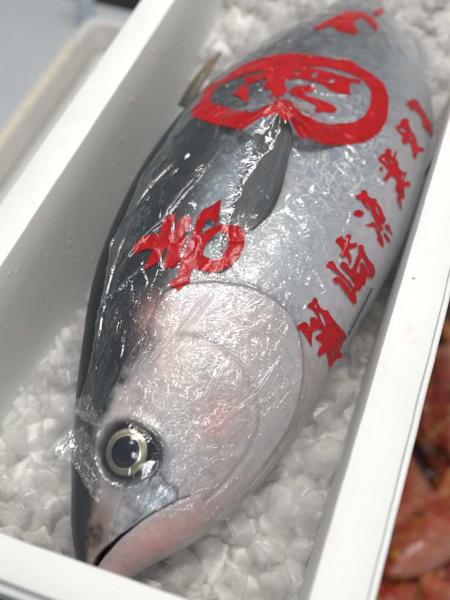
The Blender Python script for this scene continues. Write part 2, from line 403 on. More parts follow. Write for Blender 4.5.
# ---------------------------------------------------------------- tuna
EYE = (0.1074, 1.3067)
OPER = [(0.273, 1.1856), (0.2867, 1.3175), (0.2979, 1.512), (0.3045, 1.6937), (0.3035, 1.887), (0.2947, 2.0882), (0.2766, 2.2726), (0.2529, 2.4337), (0.2279, 2.5701), (0.1985, 2.6619), (0.1621, 2.70)]
PREOP = [(0.2268, 1.3948), (0.2322, 1.546), (0.2301, 1.7309), (0.2198, 1.9249), (0.2063, 2.1154), (0.1846, 2.3091), (0.1563, 2.397), (0.1292, 2.4031), (0.1047, 2.386)]
MOUTH = [(-0.012, 1.18), (0.0047, 1.36), (0.0244, 1.6108), (0.0481, 1.7945), (0.0702, 1.9023), (0.0857, 2.0336), (0.0990, 2.17)]
MAXI = [(0.0365, 1.7097), (0.065, 1.74), (0.0803, 1.70), (0.0944, 1.6648), (0.1057, 1.6872), (0.0996, 1.8298), (0.0983, 1.9931), (0.091, 2.0741), (0.0817, 2.0062), (0.0594, 1.8552)]
UPJAW = [(0.0365, 1.55), (0.06, 1.50), (0.085, 1.45), (0.1057, 1.60), (0.0950, 1.72), (0.0800, 1.80), (0.06, 1.79), (0.04, 1.72)]
DARK = np.array([(-0.02, 1.30), (0.03, 1.30), (0.06, 1.25), (0.088, 1.223), (0.108, 1.101), (0.137, 1.094), (0.168, 1.146), (0.212, 1.196), (0.252, 1.227), (0.288, 1.315), (0.323, 1.467), (0.372, 1.484), (0.422, 1.458), (0.484, 1.43), (0.556, 1.43), (0.674, 1.46), (0.95, 1.5), (1.25, 1.5)])
CORE = np.array([(-0.02, 0.8), (0.03, 0.95), (0.058, 1.0), (0.081, 0.907), (0.108, 0.845), (0.132, 0.859), (0.168, 0.913), (0.207, 0.98), (0.247, 1.0), (0.285, 1.0), (0.321, 0.98), (0.364, 0.96), (0.414, 0.93), (0.462, 0.90), (0.534, 0.87), (0.622, 0.85), (0.8, 0.8), (1.25, 0.8)])
SLIT = [(0.290, 2.15), (0.272, 2.293), (0.249, 2.45), (0.223, 2.584), (0.196, 2.668), (0.165, 2.70)]
def skin_disp(s, t):
    d, _ = polydist(s, t, OPER); ins = inside(s, t, OPER + [(0.10, 2.8), (-0.05, 2.8), (-0.05, 1.1), (0.2, 1.1)])
    sd = np.where(ins, d, -d)
    h = 0.0060 * sm(sd, -0.003, 0.006) * np.exp(-np.maximum(sd, 0) / 0.05) - 0.0016 * np.exp(-((sd + 0.002) / 0.0022) ** 2)
    d, _ = polydist(s, t, PREOP); h = h - 0.0011 * np.exp(-(d / 0.0045) ** 2)
    d, p = polydist(s, t, SLIT); h = h - 0.0035 * np.sin(math.pi * p) * np.exp(-(d / 0.0020) ** 2)
    d, p = polydist(s, t, MOUTH)
    wid = 0.0075 * np.clip(1 - p / 0.55, 0, 1) ** 1.1 + 0.0011
    h = h - (0.022 * np.clip(1 - p / 0.6, 0, 1) + 0.0024) * np.exp(-(d / wid) ** 4)
    for P, hh in ((MAXI, 0.0022), (UPJAW, 0.0006)):
        d, _ = polydist(s, t, P + [P[0]]); sd = np.where(inside(s, t, P), d, -d)
        h = h + hh * sm(sd, -0.0015, 0.004) - 0.0008 * np.exp(-((sd + 0.0015) / 0.0016) ** 2)
    de = np.hypot(s - EYE[0], 0.075 * (t - EYE[1]))
    h = h + 0.0022 * np.exp(-((de - 0.031) / 0.006) ** 2) - 0.010 * sm(de, 0.030, 0.021)
    return h
NS, NT = 640, 380
sv = np.linspace(0.0, LEN, NS); tv = np.linspace(0, 2 * math.pi, NT, endpoint=False)
# put more columns on the visible flank
tv = tv - 0.45 * np.sin(tv - math.pi / 2) * 0.9
S, T = np.meshgrid(sv, tv, indexing='ij')
P = body(S, T); N = normal(S, T)
P = P + N * (skin_disp(S, T) + 0.0003 * fbm(P * 45.0, 3) * sm(S, 0.0, 0.1))[..., None]
a0, T0, D0, U0 = frame(np.array([0.0])); tip = []
for k in range(12, 0, -1):
    q = math.pi / 2 * k / 12.5
    tip.append(a0[0, :3] - T0[0] * 0.014 * math.sin(q) + (P[0] - a0[0, :3]) * math.cos(q))
P = np.concatenate([np.array(tip), P], 0)
S = np.concatenate([np.full((12, NT), -0.006), S], 0); T = np.concatenate([np.repeat(T[:1], 12, 0), T], 0)
def skin_colour(s, t, P):
    n1, n2, n3 = fbm(P * 18.0, 4), fbm(P * 60.0, 4), fbm(P * 190.0, 3)
    tb = spline(s, DARK[:, 0], DARK[:, 1]) + 0.08 * sm(s, 0.13, 0.2) + 0.06 * sm(s, 0.32, 0.4); tc = spline(s, CORE[:, 0], CORE[:, 1]) + 0.12 * sm(s, 0.12, 0.2) + 0.06 * sm(s, 0.30, 0.36)
    ts = np.where(t > math.pi, 2 * math.pi - t, t) + 0.07 * n1 + 0.05 * n2
    x = sm(ts, tc, tb)                                                        # 0 back, 1 silver
    back = np.array((0.008, 0.013, 0.019)); mid = np.array((0.062, 0.088, 0.105)); sil = np.array((0.30, 0.312, 0.333))
    x = x[..., None]; head = sm(0.31 - s, -0.01, 0.05)[..., None]
    col = np.where(x < 0.5, back + (mid - back) * (2 * x), mid + (sil - mid) * (2 * x - 1))
    col = col * (1 + 0.35 * (1 - x) * n2[..., None] * 1.5)
    col = col + (np.array((0.075, 0.125, 0.142)) - col) * (np.exp(-((x[..., 0] - 0.45) / 0.22) ** 2) * np.clip(0.45 + 0.6 * n1, 0, 0.8) * (1 - head[..., 0]))[..., None]
    # pale speckle where back turns into flank
    sp = sm(n3 + 0.3 * n2, 0.25, 0.55)[..., None] * (x * (1 - x) * 4) * (1 - head) * 0.5
    col = col + (np.array((0.42, 0.48, 0.50)) - col) * sp
    # whiter towards the belly
    bl = sm(t, 1.7, 2.6)[..., None] * x
    col = col + (np.array((0.45, 0.45, 0.47)) - col) * bl * 0.6
    # ringed pale spots on a blue grey ground, mid flank towards the tail
    reg = np.exp(-(((s - 0.57) / 0.14) ** 2 + ((t - 1.85) / 0.36) ** 2))[..., None]
    rn = np.abs(pn(P * 62.0)); ring = sm(np.abs(rn - 0.17), 0.10, 0.0)[..., None]
    col = col + (np.array((0.20, 0.23, 0.275)) - col) * reg * 0.85
    col = col + (np.array((0.60, 0.61, 0.63)) - col) * reg * ring * 0.9
    # upper tail end grey
    tl = sm(s, 0.50, 0.72)[..., None] * (0.35 + 0.65 * sm(2.2 - t, 0.0, 0.7))[..., None]; col = col + (np.array((0.095, 0.103, 0.115)) * (1 + 0.5 * n2[..., None]) - col) * tl * 0.85
    # cheek and gill cover, warmer
    ck = head * x; col = col + (np.array((0.41, 0.362, 0.355)) * (1 + 0.16 * n1 + 0.10 * n2)[..., None] - col) * ck * 0.85
    def blob(cs, ct, rs, rt): return (np.exp(-(((s - cs) / rs) ** 2 + ((t - ct) / rt) ** 2)) * (0.8 + 0.5 * n1))[..., None]
    for cs, ct, rs, rt, a in ((0.243, 1.13, 0.028, 0.12, 0.55), (0.213, 1.33, 0.025, 0.12, 0.4), (0.170, 1.93, 0.026, 0.16, 0.75), (0.05, 2.40, 0.04, 0.40, 0.8), (0.09, 2.50, 0.04, 0.22, 0.55), (0.02, 2.1, 0.03, 0.5, 0.55), (0.126, 2.15, 0.02, 0.12, 0.5)):
        col = col + (np.array((0.53, 0.27, 0.26)) - col) * np.clip(blob(cs, ct, rs, rt) * a, 0, 1)
    for cs, ct, rs, rt, a in ((0.271, 1.73, 0.022, 0.13, 0.5), (0.296, 2.05, 0.015, 0.12, 0.35), (0.262, 1.5, 0.02, 0.10, 0.4)):
        col = col + (np.array((0.30, 0.22, 0.29)) - col) * np.clip(blob(cs, ct, rs, rt) * a * 2.0 * (0.6 + n2[..., None]), 0, 1)
    for cs, ct, rs, rt, a in ((0.119, 1.98, 0.026, 0.22, 0.6), (0.120, 1.72, 0.020, 0.16, 0.55), (0.150, 1.60, 0.02, 0.15, 0.35), (0.18, 2.45, 0.06, 0.14, 0.4), (0.25, 2.2, 0.05, 0.16, 0.35)):
        col = col + (np.array((0.30, 0.345, 0.40)) - col) * np.clip(blob(cs, ct, rs, rt) * a, 0, 1)
    # bluish plates under the eye, brown-pink snout, dark ring round the eye
    for Pn, wd in ((UPJAW, 0.018), (MAXI, 0.010)):
        d, _ = polydist(s, t, Pn + [Pn[0]]); j = sm(np.where(inside(s, t, Pn), d, -d) + 0.004 * n2, -wd, wd * 0.5)[..., None]
        col = col + (np.array((0.25, 0.285, 0.325)) * (1 + 0.7 * n2 + 0.3 * n3)[..., None] - col) * j * (0.62 if wd > 0.01 else 0.85)
    sn = blob(0.030, 1.15, 0.030, 0.45); col = col + (np.array((0.105, 0.070, 0.066)) * (1 + 1.0 * n2 + 0.6 * n3)[..., None] - col) * np.clip(sn * 1.3, 0, 1)
    sn = blob(0.058, 1.22, 0.018, 0.25); col = col + (np.array((0.26, 0.21, 0.19)) - col) * np.clip(sn * 0.6, 0, 1)
    sn = sm(t + 0.1 * n1, 1.08, 0.80)[..., None] * sm(s, 0.13, 0.08)[..., None]; col = col + (np.array((0.030, 0.033, 0.042)) - col) * sn * 0.95
    de = np.hypot(s - EYE[0], 0.075 * (t - EYE[1])) + 0.003 * n1
    col = col + (np.array((0.016, 0.020, 0.026)) - col) * (sm(de, 0.036, 0.026) * (0.85 - 0.55 * sm(t, 1.45, 1.75) * sm(0.112 - s, -0.01, 0.02)))[..., None]
    col = col + (np.array((0.012, 0.014, 0.02)) - col) * (np.exp(-(((s - 0.128) / 0.012) ** 2 + ((t - 1.52) / 0.09) ** 2)) * 0.9)[..., None]
    # lines and seams
    d, p = polydist(s, t, SLIT); col = col * (1 - 0.72 * np.exp(-(d / (0.0010 + 0.0016 * np.sin(math.pi * p))) ** 2))[..., None]
    d, _ = polydist(s, t, OPER); col = col * (1 - 0.28 * np.exp(-(d / 0.0022) ** 2))[..., None]
    ins = inside(s, t, OPER + [(0.10, 2.8), (-0.05, 2.8), (-0.05, 1.1), (0.2, 1.1)])
    col = col * (1 - 0.30 * np.where(ins, 0, np.exp(-(d / 0.010))) * sm(t, 1.2, 1.5))[..., None]  # soft shade behind the gill cover, painted into the skin colour
    d, _ = polydist(s, t, PREOP); col = col * (1 - 0.20 * np.exp(-(d / 0.0024) ** 2))[..., None]
    for Pn in (MAXI,):
        d, _ = polydist(s, t, Pn[3:9]); col = col * (1 - 0.75 * np.exp(-(d / 0.0015) ** 2))[..., None]
    d, p = polydist(s, t, MOUTH); w = 0.0076 * np.clip(1 - p / 0.55, 0, 1) ** 1.1 + 0.0011
    col = col * (1 - (0.97 - 0.25 * p) * np.exp(-(d / w) ** 4))[..., None]
    return np.clip(col, 0.003, 0.85)
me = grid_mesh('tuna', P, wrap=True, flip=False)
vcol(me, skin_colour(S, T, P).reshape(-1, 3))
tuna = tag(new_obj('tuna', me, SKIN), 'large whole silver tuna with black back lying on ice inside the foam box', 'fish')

def disc_cap(name, c, n, r, hgt, m, r0=0.0, col=None, nr=14, na=72, squash=0.93, ax=None, parent=None):
    """shallow domed disc or ring facing n; colour by radius"""
    n = np.asarray(n); ax = np.asarray(ax); e1 = ax - n * (ax @ n); e1 /= np.linalg.norm(e1); e2 = np.cross(n, e1)
    V, C = [], []
    for i in range(nr + 1):
        q = r0 + (1 - r0) * i / nr
        for k in range(na):
            a = 2 * math.pi * k / na
            V.append(c + (e1 * math.cos(a) + e2 * math.sin(a) * squash) * r * q + n * hgt * math.sqrt(max(0, 1 - q * q * 0.999)))
            C.append(col(q, a) if col else (1, 1, 1))
    me = grid_mesh(name, np.array(V).reshape(nr + 1, na, 3), wrap=True, flip=True)
    vcol(me, np.array(C)); return new_obj(name, me, m, parent)
ec = body(*map(np.array, EYE)); en = normal(*map(np.array, EYE)); _, eT, eD, eU = frame(np.array([EYE[0]])); eT = eT[0]
en = unit(en + np.array((0.03, -0.10, 0.0)))
def iris_col(q, a):
    w = 0.025 * math.sin(a * 2 + 1) + 0.012 * math.sin(a * 7); g_ = 0.8 + 0.25 * math.sin(a + 2.2)
    if q < 0.64 + w * 0.5: return (0.02, 0.024, 0.03)
    if q < 0.735 + w * 0.5: return (0.50 * g_, 0.49 * g_, 0.37 * g_)
    if q < 0.77 + w: return (0.17, 0.16, 0.10)
    if q < 0.95 + w * 0.6: return (0.56 * g_, 0.54 * g_, 0.40 * g_)
    return (0.05, 0.048, 0.045)
eye = disc_cap('eye', ec - en * 0.010, en, 0.0262, 0.0095, BLACK, ax=eT, parent=tuna)
iris = disc_cap('iris', ec - en * 0.0072, en, 0.0240, 0.0078, IRIS, r0=0.55, col=iris_col, nr=40, na=96, ax=eT, parent=eye)
disc_cap('pupil', ec - en * 0.0062, en, 0.0166, 0.0068, PUPIL, ax=eT, parent=eye)
disc_cap('cornea', ec - en * 0.0062, en, 0.0256, 0.0122, CORNEA, nr=24, na=96, ax=eT, parent=eye)

# pectoral fin: a blade standing slightly off the flank, with rays
FIN = [[0.3088, 1.5188, 0.0012], [0.3415, 1.4724, 0.003], [0.3768, 1.4422, 0.008], [0.4117, 1.4281, 0.014], [0.4506, 1.4156, 0.02], [0.4908, 1.4162, 0.027], [0.5187, 1.4182, 0.031], [0.5293, 1.4365, 0.033], [0.5277, 1.4805, 0.031], [0.5111, 1.5474, 0.026], [0.473, 1.6062, 0.02], [0.4384, 1.6485, 0.014], [0.4073, 1.6585, 0.009], [0.3818, 1.6146, 0.005], [0.3582, 1.5496, 0.003], [0.3294, 1.5351, 0.0014]]
lead = np.array(FIN[:8]); trail = np.array([FIN[0]] + FIN[:7:-1][0:7] + [FIN[7]])
def resample(p, n):
    d = np.concatenate(([0], np.cumsum(np.hypot(np.diff(p[:, 0]), 0.12 * np.diff(p[:, 1])))))
    u = np.linspace(0, d[-1], n); return spline(u, d, p)
nf, mf = 120, 60
A, B = resample(lead, nf), resample(trail, nf)
W = np.linspace(0, 1, mf)[None, :, None]
FS = A[:, None] * (1 - W) + B[:, None] * W
ray_ph = W[..., 0] * 19 + 1.2 * np.linspace(0, 1, nf)[:, None]
rays = np.abs(np.sin(math.pi * (ray_ph + 0.25 * pn(np.stack([4 * np.linspace(0, 1, nf)[:, None] + W[..., 0], W[..., 0] * 8 + np.zeros((nf, 1)), np.zeros((nf, mf))], -1)))))
FS[..., 2] = FS[..., 2] * (0.86 - 0.42 * W[..., 0] * np.sin(np.linspace(0, math.pi, nf))[:, None]) + 0.0007 * rays + 0.0010
Pf = body(FS[..., 0], FS[..., 1]) + normal(FS[..., 0], FS[..., 1]) * FS[..., 2][..., None]
x = np.linspace(0, 1, nf)[:, None] * np.ones((1, mf)); w2 = W[..., 0] * np.ones((nf, 1))
lite = sm(0.58 - x, 0.0, 0.32) * sm(w2, 0.12, 0.5)
crest = np.clip(1 - rays, 0, 1) ** 1.6
streak = np.clip(0.55 + 0.9 * fbm(np.stack([x * 7, w2 * 30, x * 0], -1), 3), 0.05, 1.4)
pale = sm(0.42 - x, 0.0, 0.25) * sm(w2, 0.14, 0.40)
colf = np.array((0.010, 0.013, 0.018)) + (np.array((0.060, 0.070, 0.084)) * (crest * streak)[..., None]) * sm(w2, 0.06, 0.2)[..., None]
colf = colf + (np.array((0.42, 0.43, 0.45)) * (0.7 + 0.3 * crest)[..., None] - colf) * (pale * 0.8 * (0.6 + 0.4 * crest))[..., None]
colf = np.clip(colf, 0.004, 1) * (1 - 0.85 * np.maximum(sm(0.10 - w2, 0.0, 0.06), sm(w2, 0.84, 0.93) * sm(x, 0.30, 0.5)))[..., None]
me = grid_mesh('pectoral_fin', Pf); vcol(me, colf.reshape(-1, 3))
o = new_obj('pectoral_fin', me, FINM, tuna); sd = o.modifiers.new('thick', 'SOLIDIFY'); sd.thickness = 0.0012; sd.offset = -1
def blade(name, base, tipv, bow, thick, c0, c1, label=None):
    """fin blade: base = list of points along its root, narrowing to tipv"""
    base = np.array(base); tipv = np.array(tipv); n, m_ = 40, 14
    root = spline(np.linspace(0, 1, m_), np.linspace(0, 1, len(base)), base)
    V, C = [], []
    for i in range(n):
        u = i / (n - 1); ctr = root.mean(0) * (1 - u) + tipv * u + np.array(bow) * math.sin(math.pi * u)
        for j in range(m_):
            v = j / (m_ - 1); q = (root[j] - root.mean(0)) * (1 - u ** 3.5) * (1 - 0.35 * u)
            V.append(ctr + q + np.array((0, 0, 1)) * 0.0006 * math.sin(v * 30)); C.append(np.array(c0) * (1 - u) + np.array(c1) * u)
    me = grid_mesh(name, np.array(V).reshape(n, m_, 3)); vcol(me, np.array(C)); o = new_obj(name, me, FINM, tuna)
    k = o.modifiers.new('thick', 'SOLIDIFY'); k.thickness = thick; k.offset = 0
    return o
def bp(s, t): return body(np.array(s), np.array(t))
blade('dorsal_fin', [(-0.356, 0.900, 0.205), (-0.348, 0.895, 0.209), (-0.340, 0.890, 0.204)], (-0.3225, 0.975, 0.250), (-0.002, 0, 0.004), 0.004, (0.05, 0.055, 0.055), (0.25, 0.20, 0.11))
blade('anal_fin', [bp(0.62, 2.75), bp(0.66, 2.75), bp(0.70, 2.75)], (-0.004, 1.05, 0.225), (0.006, 0, 0.004), 0.004, (0.22, 0.22, 0.23), (0.20, 0.19, 0.17))
def lie(s, t, h): return bp(s, t) + normal(np.array(s), np.array(t)) * h
V = [lie(0.335, 2.86, .001), lie(0.360, 2.80, .002), lie(0.385, 2.765, .003), lie(0.412, 2.745, .003), lie(0.413, 2.765, .003), lie(0.385, 2.79, .003), lie(0.355, 2.83, .002)]
me = mesh_from('pelvic_fin', V, [tuple(range(7))]); vcol(me, np.tile((0.05, 0.055, 0.065), (7, 1)))
k = new_obj('pelvic_fin', me, FINM, tuna).modifiers.new('thick', 'SOLIDIFY'); k.thickness = 0.001
# tail fin, buried in the ice at the far end of the box
aT, tT, tD, tU = frame(np.array([LEN - 0.005])); aT, tT, tD, tU = aT[0, :3], tT[0], tD[0], tU[0]
V = [aT + tD * y + tT * x_ for x_, y in ((0, .022), (.03, .05), (.075, .12), (.095, .165), (.075, .10), (.052, .04), (.045, 0), (.052, -.04), (.075, -.10), (.095, -.165), (.075, -.12), (.03, -.05), (0, -.022))]
me = mesh_from('tail_fin', V, [tuple(range(13))], False); vcol(me, np.tile((0.04, 0.045, 0.05), (13, 1)))
k = new_obj('tail_fin', me, FINM, tuna).modifiers.new('thick', 'SOLIDIFY'); k.thickness = 0.008; k.offset = 0

# ---------------------------------------------------------------- plastic film wrapped over the fish
FOLDS = [[[0.1519, 1.0556], [0.18, 1.1205], [0.2109, 1.2048]], [[0.2448, 0.5006], [0.2699, 0.755], [0.3005, 0.9668]], [[0.2731, 1.4879], [0.2287, 1.3913], [0.1849, 1.2795]], [[0.2796, 1.5226], [0.2358, 1.4269], [0.1945, 1.3395]], [[0.5307, 1.422], [0.5072, 1.3563], [0.4928, 1.2251]], [[0.5307, 1.422], [0.5162, 1.5165], [0.528, 1.6803]], [[0.5469, 1.4101], [0.5976, 1.4071], [0.6311, 1.4921]], [[0.5426, 1.3984], [0.586, 1.1782], [0.599, 0.9644]], [[0.4866, 1.5867], [0.4892, 1.7434], [0.4908, 1.8575]], [[0.4725, 1.4012], [0.4464, 1.3042], [0.4187, 1.0453]], [[0.4388, 0.8413], [0.4013, 0.7092], [0.3628, 0.5911]], [[0.4299, 0.1948], [0.3359, 0.4788], [0.2506, 0.4113]], [[0.1016, 2.2414], [0.0765, 1.9867], [0.0721, 1.5254]], [[0.1352, 0.346], [0.1272, 0.9039], [0.1336, 1.2389]], [[0.0765, 1.1134], [0.0738, 1.4143], [0.0833, 1.5716]], [[0.255, 1.7659], [0.2654, 2.0275], [0.2638, 2.2981]], [[0.2149, 1.4443], [0.2308, 1.6859], [0.222, 1.9716]], [[0.5549, 1.8452], [0.5377, 2.2377], [0.5369, 2.6781]], [[0.373, 2.0458], [0.3435, 2.3603], [0.3451, 2.8384]]]
FOLDS = FOLDS[:4] + FOLDS[4:] + [[(0.148, 1.13), (0.182, 1.20), (0.225, 1.31)], [(0.158, 0.98), (0.185, 1.04), (0.222, 1.12)], [(0.30, 0.72), (0.33, 0.86), (0.36, 1.02)], [(0.20, 0.62), (0.27, 0.60), (0.36, 0.66)], [(0.34, 0.95), (0.40, 1.06), (0.46, 1.20)], [(0.40, 1.9), (0.44, 2.1), (0.45, 2.4)], [(0.31, 1.75), (0.36, 1.85), (0.40, 2.0)], [(0.16, 1.95), (0.20, 2.1), (0.25, 2.15)], [(0.11, 1.75), (0.14, 1.95), (0.15, 2.3)]]
EDGE = np.array([[0.0969, 0.2941], [0.0779, 0.792], [0.06, 1.1596], [0.0684, 1.357], [0.0784, 1.4414], [0.0759, 1.6644], [0.0765, 1.9867], [0.0765, 2.1992], [0.0892, 2.3173], [0.092, 2.6387], [0.1033, 2.9133]])
EDGE = EDGE[np.argsort(EDGE[:, 1])]
TIPST = RIDGE[-1]
def crumple(s, t):
    """0 smooth .. 1 crumpled"""
    c = 0.27 - 0.06 * sm(1.15 - t, 0, 0.25) + 0.75 * np.exp(-(((s - 0.20) / 0.09) ** 2 + ((t - 1.75) / 0.5) ** 2))
    eyeq = np.exp(-(((s - EYE[0]) / 0.034) ** 2 + ((t - EYE[1]) / 0.42) ** 4))
    c = c + 0.3 * np.exp(-(((s - 0.36) / 0.08) ** 2 + ((t - 1.9) / 0.4) ** 2))
    q = np.stack([s * 15.0, t * 0.13 * 19.0, s * 0 + 6.0], -1)
    c = c * (0.30 + 1.0 * sm(fbm(q, 2), -0.35, 0.55))
    c = c * (1 - 0.65 * np.exp(-(((t - 1.48) / 0.16) ** 2)) * sm(s, 0.36, 0.40) * sm(0.56 - s, 0, 0.03))
    return np.clip(c, 0, 1) * (1 - 0.95 * eyeq)
def wrinkle(s, t):
    u = np.stack([s, t * 0.13, np.zeros_like(s)], -1)
    q = u + 0.010 * np.stack([fbm(u * 22 + 5, 2), fbm(u * 22 + 9, 2), np.zeros_like(s)], -1)
    cr = crumple(s, t)
    c1 = np.clip(1 - np.abs(pn(q * np.array((26, 44, 1)))) * 2.2, 0, 1) ** 5
    c2 = np.clip(1 - np.abs(pn(q[..., [1, 0, 2]] * np.array((60, 34, 1)) + 11.0)) * 2.2, 0, 1) ** 6
    c3 = np.clip(1 - np.abs(pn(u * np.array((95, 70, 1)) + 21.0)) * 2.2, 0, 1) ** 5
    lo = fbm(u * np.array((34, 52, 1)) + 31.0, 2)
    eyeq = np.exp(-(((s - EYE[0]) / 0.034) ** 2 + ((t - EYE[1]) / 0.42) ** 4))
    h = (0.0013 * c1 + (0.0010 * c2 + 0.0006 * c3) * cr + 0.0006 * lo) * (1 - 0.9 * eyeq)
    for k, f in enumerate(FOLDS):
        d, p = polydist(s, t, f, 0.13)
        h = h + (0.0030 if k not in (0, 1, 2, 3) else 0.0040) * np.exp(-(d / (0.0020 if k > 3 else 0.0026)) ** 2) * np.sin(math.pi * np.clip(p, 0.03, 0.97)) ** 0.6
    # pleats that run out from the point of the fin
    ds, dt = s - TIPST[0], 0.135 * (t - TIPST[1]); r = np.hypot(ds, dt); a = np.arctan2(dt, ds)
    h = h + 0.0020 * np.sin(a * 9 + 2 * np.sin(a * 2 + 1)) * np.exp(-((r - 0.03) / 0.022) ** 2)
    return h
def film_full(s, t, off=0.0010):
    tt = np.minimum(t, T_SKIRT)
    de = np.clip(np.hypot(s - EYE[0], 0.075 * (t - EYE[1])) / 0.033, 0, 1)
    cl = np.maximum(skin_disp(s, tt), -0.0006) + 0.0072 * np.sqrt(np.maximum(0, 1 - de ** 2))
    return film(s, t, off) + normal(s, tt) * (wrinkle(s, t) + cl)[..., None]
nu, nv = 900, 430
wv = np.linspace(0, 1, nv); vt = 0.45 + 2.5 * wv
edge_s = spline(vt, EDGE[:, 1], EDGE[:, 0]); edge_s = np.clip(edge_s, 0.055, 0.115) + 0.006 * pn(np.stack([vt * 6, vt * 0, vt * 0], -1)) + 0.003 * pn(np.stack([vt * 25, vt * 0, vt * 0 + 4], -1))
u = np.linspace(0, 1, nu)[:, None]
FSs = edge_s[None, :] * (1 - u) + 1.10 * u; s1 = FSs[:, nv // 2][:, None]
t_lo = 0.52 - 0.22 * sm(0.16 - s1, 0.0, 0.06) + 0.07 * pn(np.stack([s1 * 14, s1 * 0, s1 * 0 + 8], -1))
t_hi = 2.90 + 0.85 * sm(s1, 0.27, 0.40) + 0.06 * pn(np.stack([s1 * 18, s1 * 0, s1 * 0 + 5], -1))
FTt = t_lo + (t_hi - t_lo) * wv[None, :]
Pm = film_full(FSs, FTt)
# front edge lifts and curls a little, most at the torn corner left of the eye
lift = np.exp(-(FSs - edge_s[None, :]) / 0.014)
Pm = Pm + normal(FSs, np.minimum(FTt, T_SKIRT)) * (lift * (0.0015 + 0.004 * np.maximum(0, pn(np.stack([FTt * 5, FTt * 0, FTt * 0 + 2], -1)))))[..., None]
horn = np.exp(-((FTt - 0.42) / 0.16) ** 2) * np.exp(-((FSs - edge_s[None, :]) / 0.026) ** 2)
Pm = Pm + np.array((-0.016, -0.004, 0.016)) * horn[..., None]
me = grid_mesh('plastic_film', Pm, flip=False)
uvmap(me, np.stack([FSs, FTt * 0.13], -1).reshape(-1, 2))
u3 = np.stack([FSs, FTt * 0.13, FTt * 0], -1)
fold = np.zeros_like(FSs)
for f in FOLDS: fold = np.maximum(fold, np.exp(-(polydist(FSs, FTt, f, 0.13)[0] / 0.0016) ** 2))
ten = tent(FSs, FTt) / 0.034
eyeq = np.exp(-(((FSs - EYE[0]) / 0.034) ** 2 + ((FTt - EYE[1]) / 0.42) ** 4))
milk = 0.016 + 0.10 * np.clip(fbm(u3 * 14, 3), 0, 1) + 0.10 * fold + 0.20 * np.exp(-((FSs - edge_s[None, :]) / 0.0014) ** 2) + 0.05 * sm(FTt, 2.85, 3.2) + 0.25 * np.exp(-((FTt - t_lo) * 0.13 / 0.0016) ** 2) + 0.10 * np.clip(ten, 0, 1) ** 2 * np.clip(0.5 + fbm(u3 * 40, 3), 0, 1) + 0.35 * horn
milk = milk * (1 - 0.9 * eyeq) * (1 - 0.5 * sm(FSs, 0.45, 0.65))
vcol(me, np.stack([crumple(FSs, FTt), np.clip(milk, 0, 1), FSs * 0], -1).reshape(-1, 3))
filmo = tag(new_obj('plastic_film', me, FILM), 'clear crinkled plastic film with red printing wrapped over the tuna', 'plastic wrap')
# torn flap standing off the skin left of the eye
def flap(corners, n=46):
    a_, b_, c_, d_ = [np.array(q) for q in corners]                         # s, t, lift at four corners
    U_, V_ = np.meshgrid(np.linspace(0, 1, n), np.linspace(0, 1, n), indexing='ij')
    Q = a_ * ((1 - U_) * (1 - V_))[..., None] + b_ * (U_ * (1 - V_))[..., None] + c_ * (U_ * V_)[..., None] + d_ * ((1 - U_) * V_)[..., None]
    Q[..., 0] += 0.004 * pn(np.stack([U_ * 5, V_ * 2, U_ * 0 + a_[0] * 90], -1)) * (V_ - 0.5) * 2
    lift = Q[..., 2] + 0.0030 * pn(np.stack([U_ * 6, V_ * 5, U_ * 0 + a_[0] * 70], -1)) * V_ + 0.0020 * np.abs(pn(np.stack([U_ * 3 + V_ * 9, V_ * 3, U_ * 0 + 3], -1))) * V_
    Pq = body(Q[..., 0], Q[..., 1]) + normal(Q[..., 0], Q[..., 1]) * lift[..., None]
    me = grid_mesh('torn_flap', Pq, flip=False); uvmap(me, np.stack([Q[..., 0], Q[..., 1] * 0.13], -1).reshape(-1, 2))
    rim = np.maximum(np.exp(-(1 - V_) / 0.035), np.maximum(np.exp(-U_ / 0.03), np.exp(-(1 - U_) / 0.03)))
    vcol(me, np.stack([0.5 + 0 * U_, 0.02 + 0.14 * rim + 0.06 * np.clip(fbm(np.stack([U_ * 6, V_ * 9, U_ * 0], -1), 3), 0, 1), U_ * 0], -1).reshape(-1, 3))
    new_obj('torn_flap', me, FILM, filmo)
flap([(0.118, 0.62, 0.002), (0.083, 1.18, 0.003), (0.058, 1.20, 0.005), (0.104, 0.16, 0.012)])
flap([(0.150, 0.62, 0.002), (0.124, 0.95, 0.002), (0.118, 0.80, 0.004), (0.140, 0.26, 0.009)])
